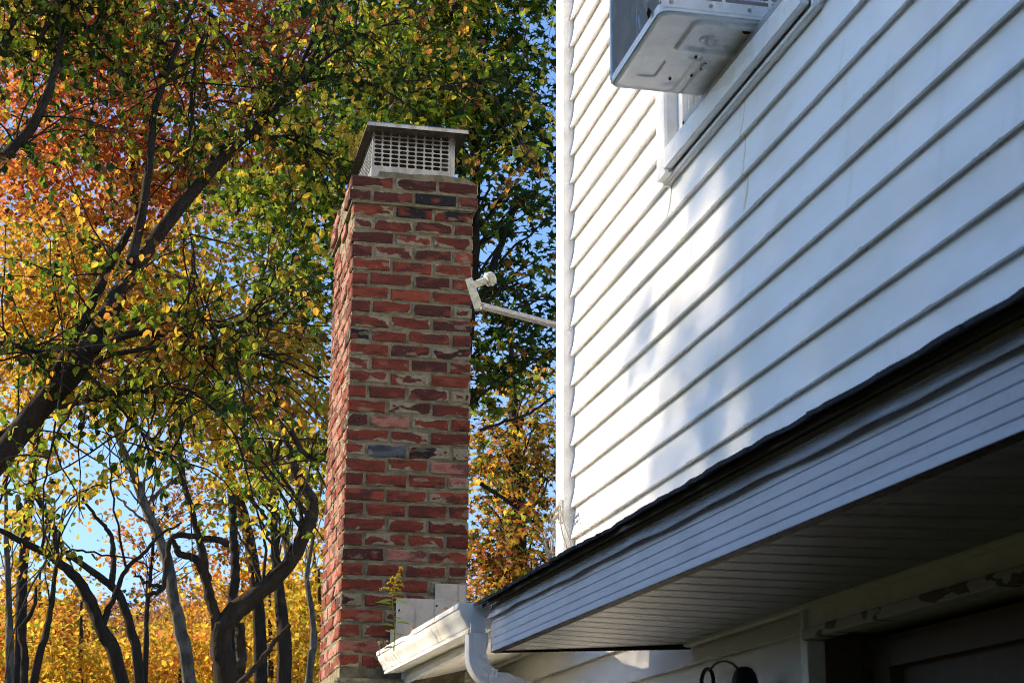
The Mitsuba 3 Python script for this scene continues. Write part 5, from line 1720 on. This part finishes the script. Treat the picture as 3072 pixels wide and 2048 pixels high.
# ---------------------------------------------------------------- plants growing in the gutter
g = np.random.default_rng(5)
pb, pt = at(1182, 1930, Y=7.35), at(1198, 1712, Y=7.35)
stem = spline([pb - [0, 0, 0.03], at(1184, 1880, Y=7.35), at(1180, 1830, Y=7.35), at(1177, 1790, Y=7.35), at(1182, 1755, Y=7.35), pt], 30)
MB().tube(stem, np.linspace(0.0030, 0.0013, 30), 6, c=(0.22, 0.26, 0.08)).put('goldenrod_plant__stem', 'far_leaf')
side = [(0.06, -1, .75), (0.10, 1, .6), (0.17, -1, .8), (0.17, 1, .5), (0.24, -1, .95), (0.25, 1, 1.05), (0.32, 1, .45), (0.36, -1, .5), (0.40, 1, .6), (0.45, -1, .4), (0.50, -1, 1.15), (0.53, 1, 1.0), (0.58, -1, .9), (0.62, 1, .7), (0.68, 1, .75), (0.72, -1, .8)]
for t, sgn, s in side:
    p_ = stem[int(t * 29)]
    d = np.array([[sgn * 1.0, -0.35 + g.normal(0, 0.25), 0.15 + g.normal(0, 0.2)]])
    Pq, f = place_leaves(p_[None], d, np.array([[0, -0.55, 1.0]]), np.array([0.072 * s]), 'oval')
    Pq = Pq.copy()
    ctr = p_ + (d[0] / np.linalg.norm(d[0])) * ((Pq[0] - p_) @ (d[0] / np.linalg.norm(d[0])))[:, None]
    Pq[0] = ctr + (Pq[0] - ctr) * 0.5
    along = np.linalg.norm(Pq[0] - p_, axis=1)
    Pq[0, :, 2] -= 2.4 * along ** 2
    Pq[0] = p_ + (Pq[0] - p_) * [1, 0.8, 0.9]
    put_leaves(num('goldenrod_plant__leaf'), Pq, f, pick(g, 1, [(2, (0.16, 0.28, 0.05)), (1, (0.28, 0.36, 0.08))]), 'leaf')
m = MB()
fp, fd = [], []
for t, sgn, ln in ((0.70, -1, .055), (0.72, 1, .03), (0.76, 1, .045), (0.80, -1, .03), (0.84, 1, .03), (0.88, -1, .022), (0.92, 1, .015), (0.64, 1, .012), (0.66, -1, .01), (1.0, 1, .012)):
    p_ = stem[min(29, int(t * 29))]
    br = np.array([p_ + np.array([sgn * ln * u, -0.01 * u, 0.012 * math.sin(u * 3)]) for u in np.linspace(0, 1, 8)])
    m.tube(br, 0.0009, 4, c=(0.26, 0.28, 0.08))
    for u in br:
        for k in range(5):
            fp.append(u + g.normal(0, 0.0024, 3) + [0, 0, 0.003])
            fd.append(g.normal(0, 1, 3) + [0, 0, 1.0])
for u in stem[22:]:
    for k in range(4):
        fp.append(u + g.normal(0, 0.0035, 3))
        fd.append(g.normal(0, 1, 3) + [0, 0, 0.6])
m.put('goldenrod_plant__flower_stalks', 'far_leaf')
Pq, f = place_leaves(np.array(fp), np.array(fd), g.normal(0, 1, (len(fp), 3)), g.uniform(0.004, 0.0065, len(fp)), 'kite')
put_leaves('goldenrod_plant__flowers', Pq, f, pick(g, len(fp), [(3, (0.62, 0.44, 0.03)), (1, (0.50, 0.42, 0.06))]), 'far_leaf')
labels['goldenrod_plant__flowers'] = {'kind': 'stuff', 'label': 'tiny yellow flowers'}
lab('goldenrod_plant', 'yellow flowering goldenrod weed growing out of the gutter beside the chimney', 'plant')
for pts, text, nm in (([(1139, 1958), (1138, 1935), (1141, 1922)], 'thin dry grey stalk, leftmost one sticking out of the gutter', 'dry_stalk'), ([(1157, 1943), (1156, 1930), (1157, 1921)], 'short dry stalk with a seed head between the leftmost stalk and the goldenrod', 'dry_stalk'),
                      ([(1246, 1893), (1238, 1885), (1236, 1878)], 'curled tan dry blade in the middle of the gutter', 'dry_stalk'), ([(1345, 1831), (1342, 1824), (1340, 1819)], 'short brown dry stalk near the house end of the gutter', 'dry_stalk')):
    k = num(nm)
    Yk = 7.75 if pts[0][0] < 1200 else (7.0 if pts[0][0] < 1300 else 6.2)
    c = spline([at(x, y, Y=Yk) - ([0, 0, 0.012] if j == 0 else [0, 0, 0]) for j, (x, y) in enumerate(pts)], 10)
    MB().tube(c, np.linspace(0.0018, 0.0009, 10), 5, c=(0.30, 0.22, 0.14)).put(k + '__stem', 'far_leaf')
    fp = c[-1] + g.normal(0, 0.003, (10, 3)) - [0, 0, 0.006]
    Pq, f = place_leaves(fp, g.normal(0, 1, (10, 3)) - [0, 0, 0.4], g.normal(0, 1, (10, 3)), g.uniform(0.008, 0.014, 10), 'kite')
    put_leaves(k + '__seed_head', Pq, f, pick(g, 10, [(2, (0.33, 0.20, 0.11)), (1, (0.45, 0.30, 0.16))]), 'far_leaf')
    lab(k, text, 'dry plant')
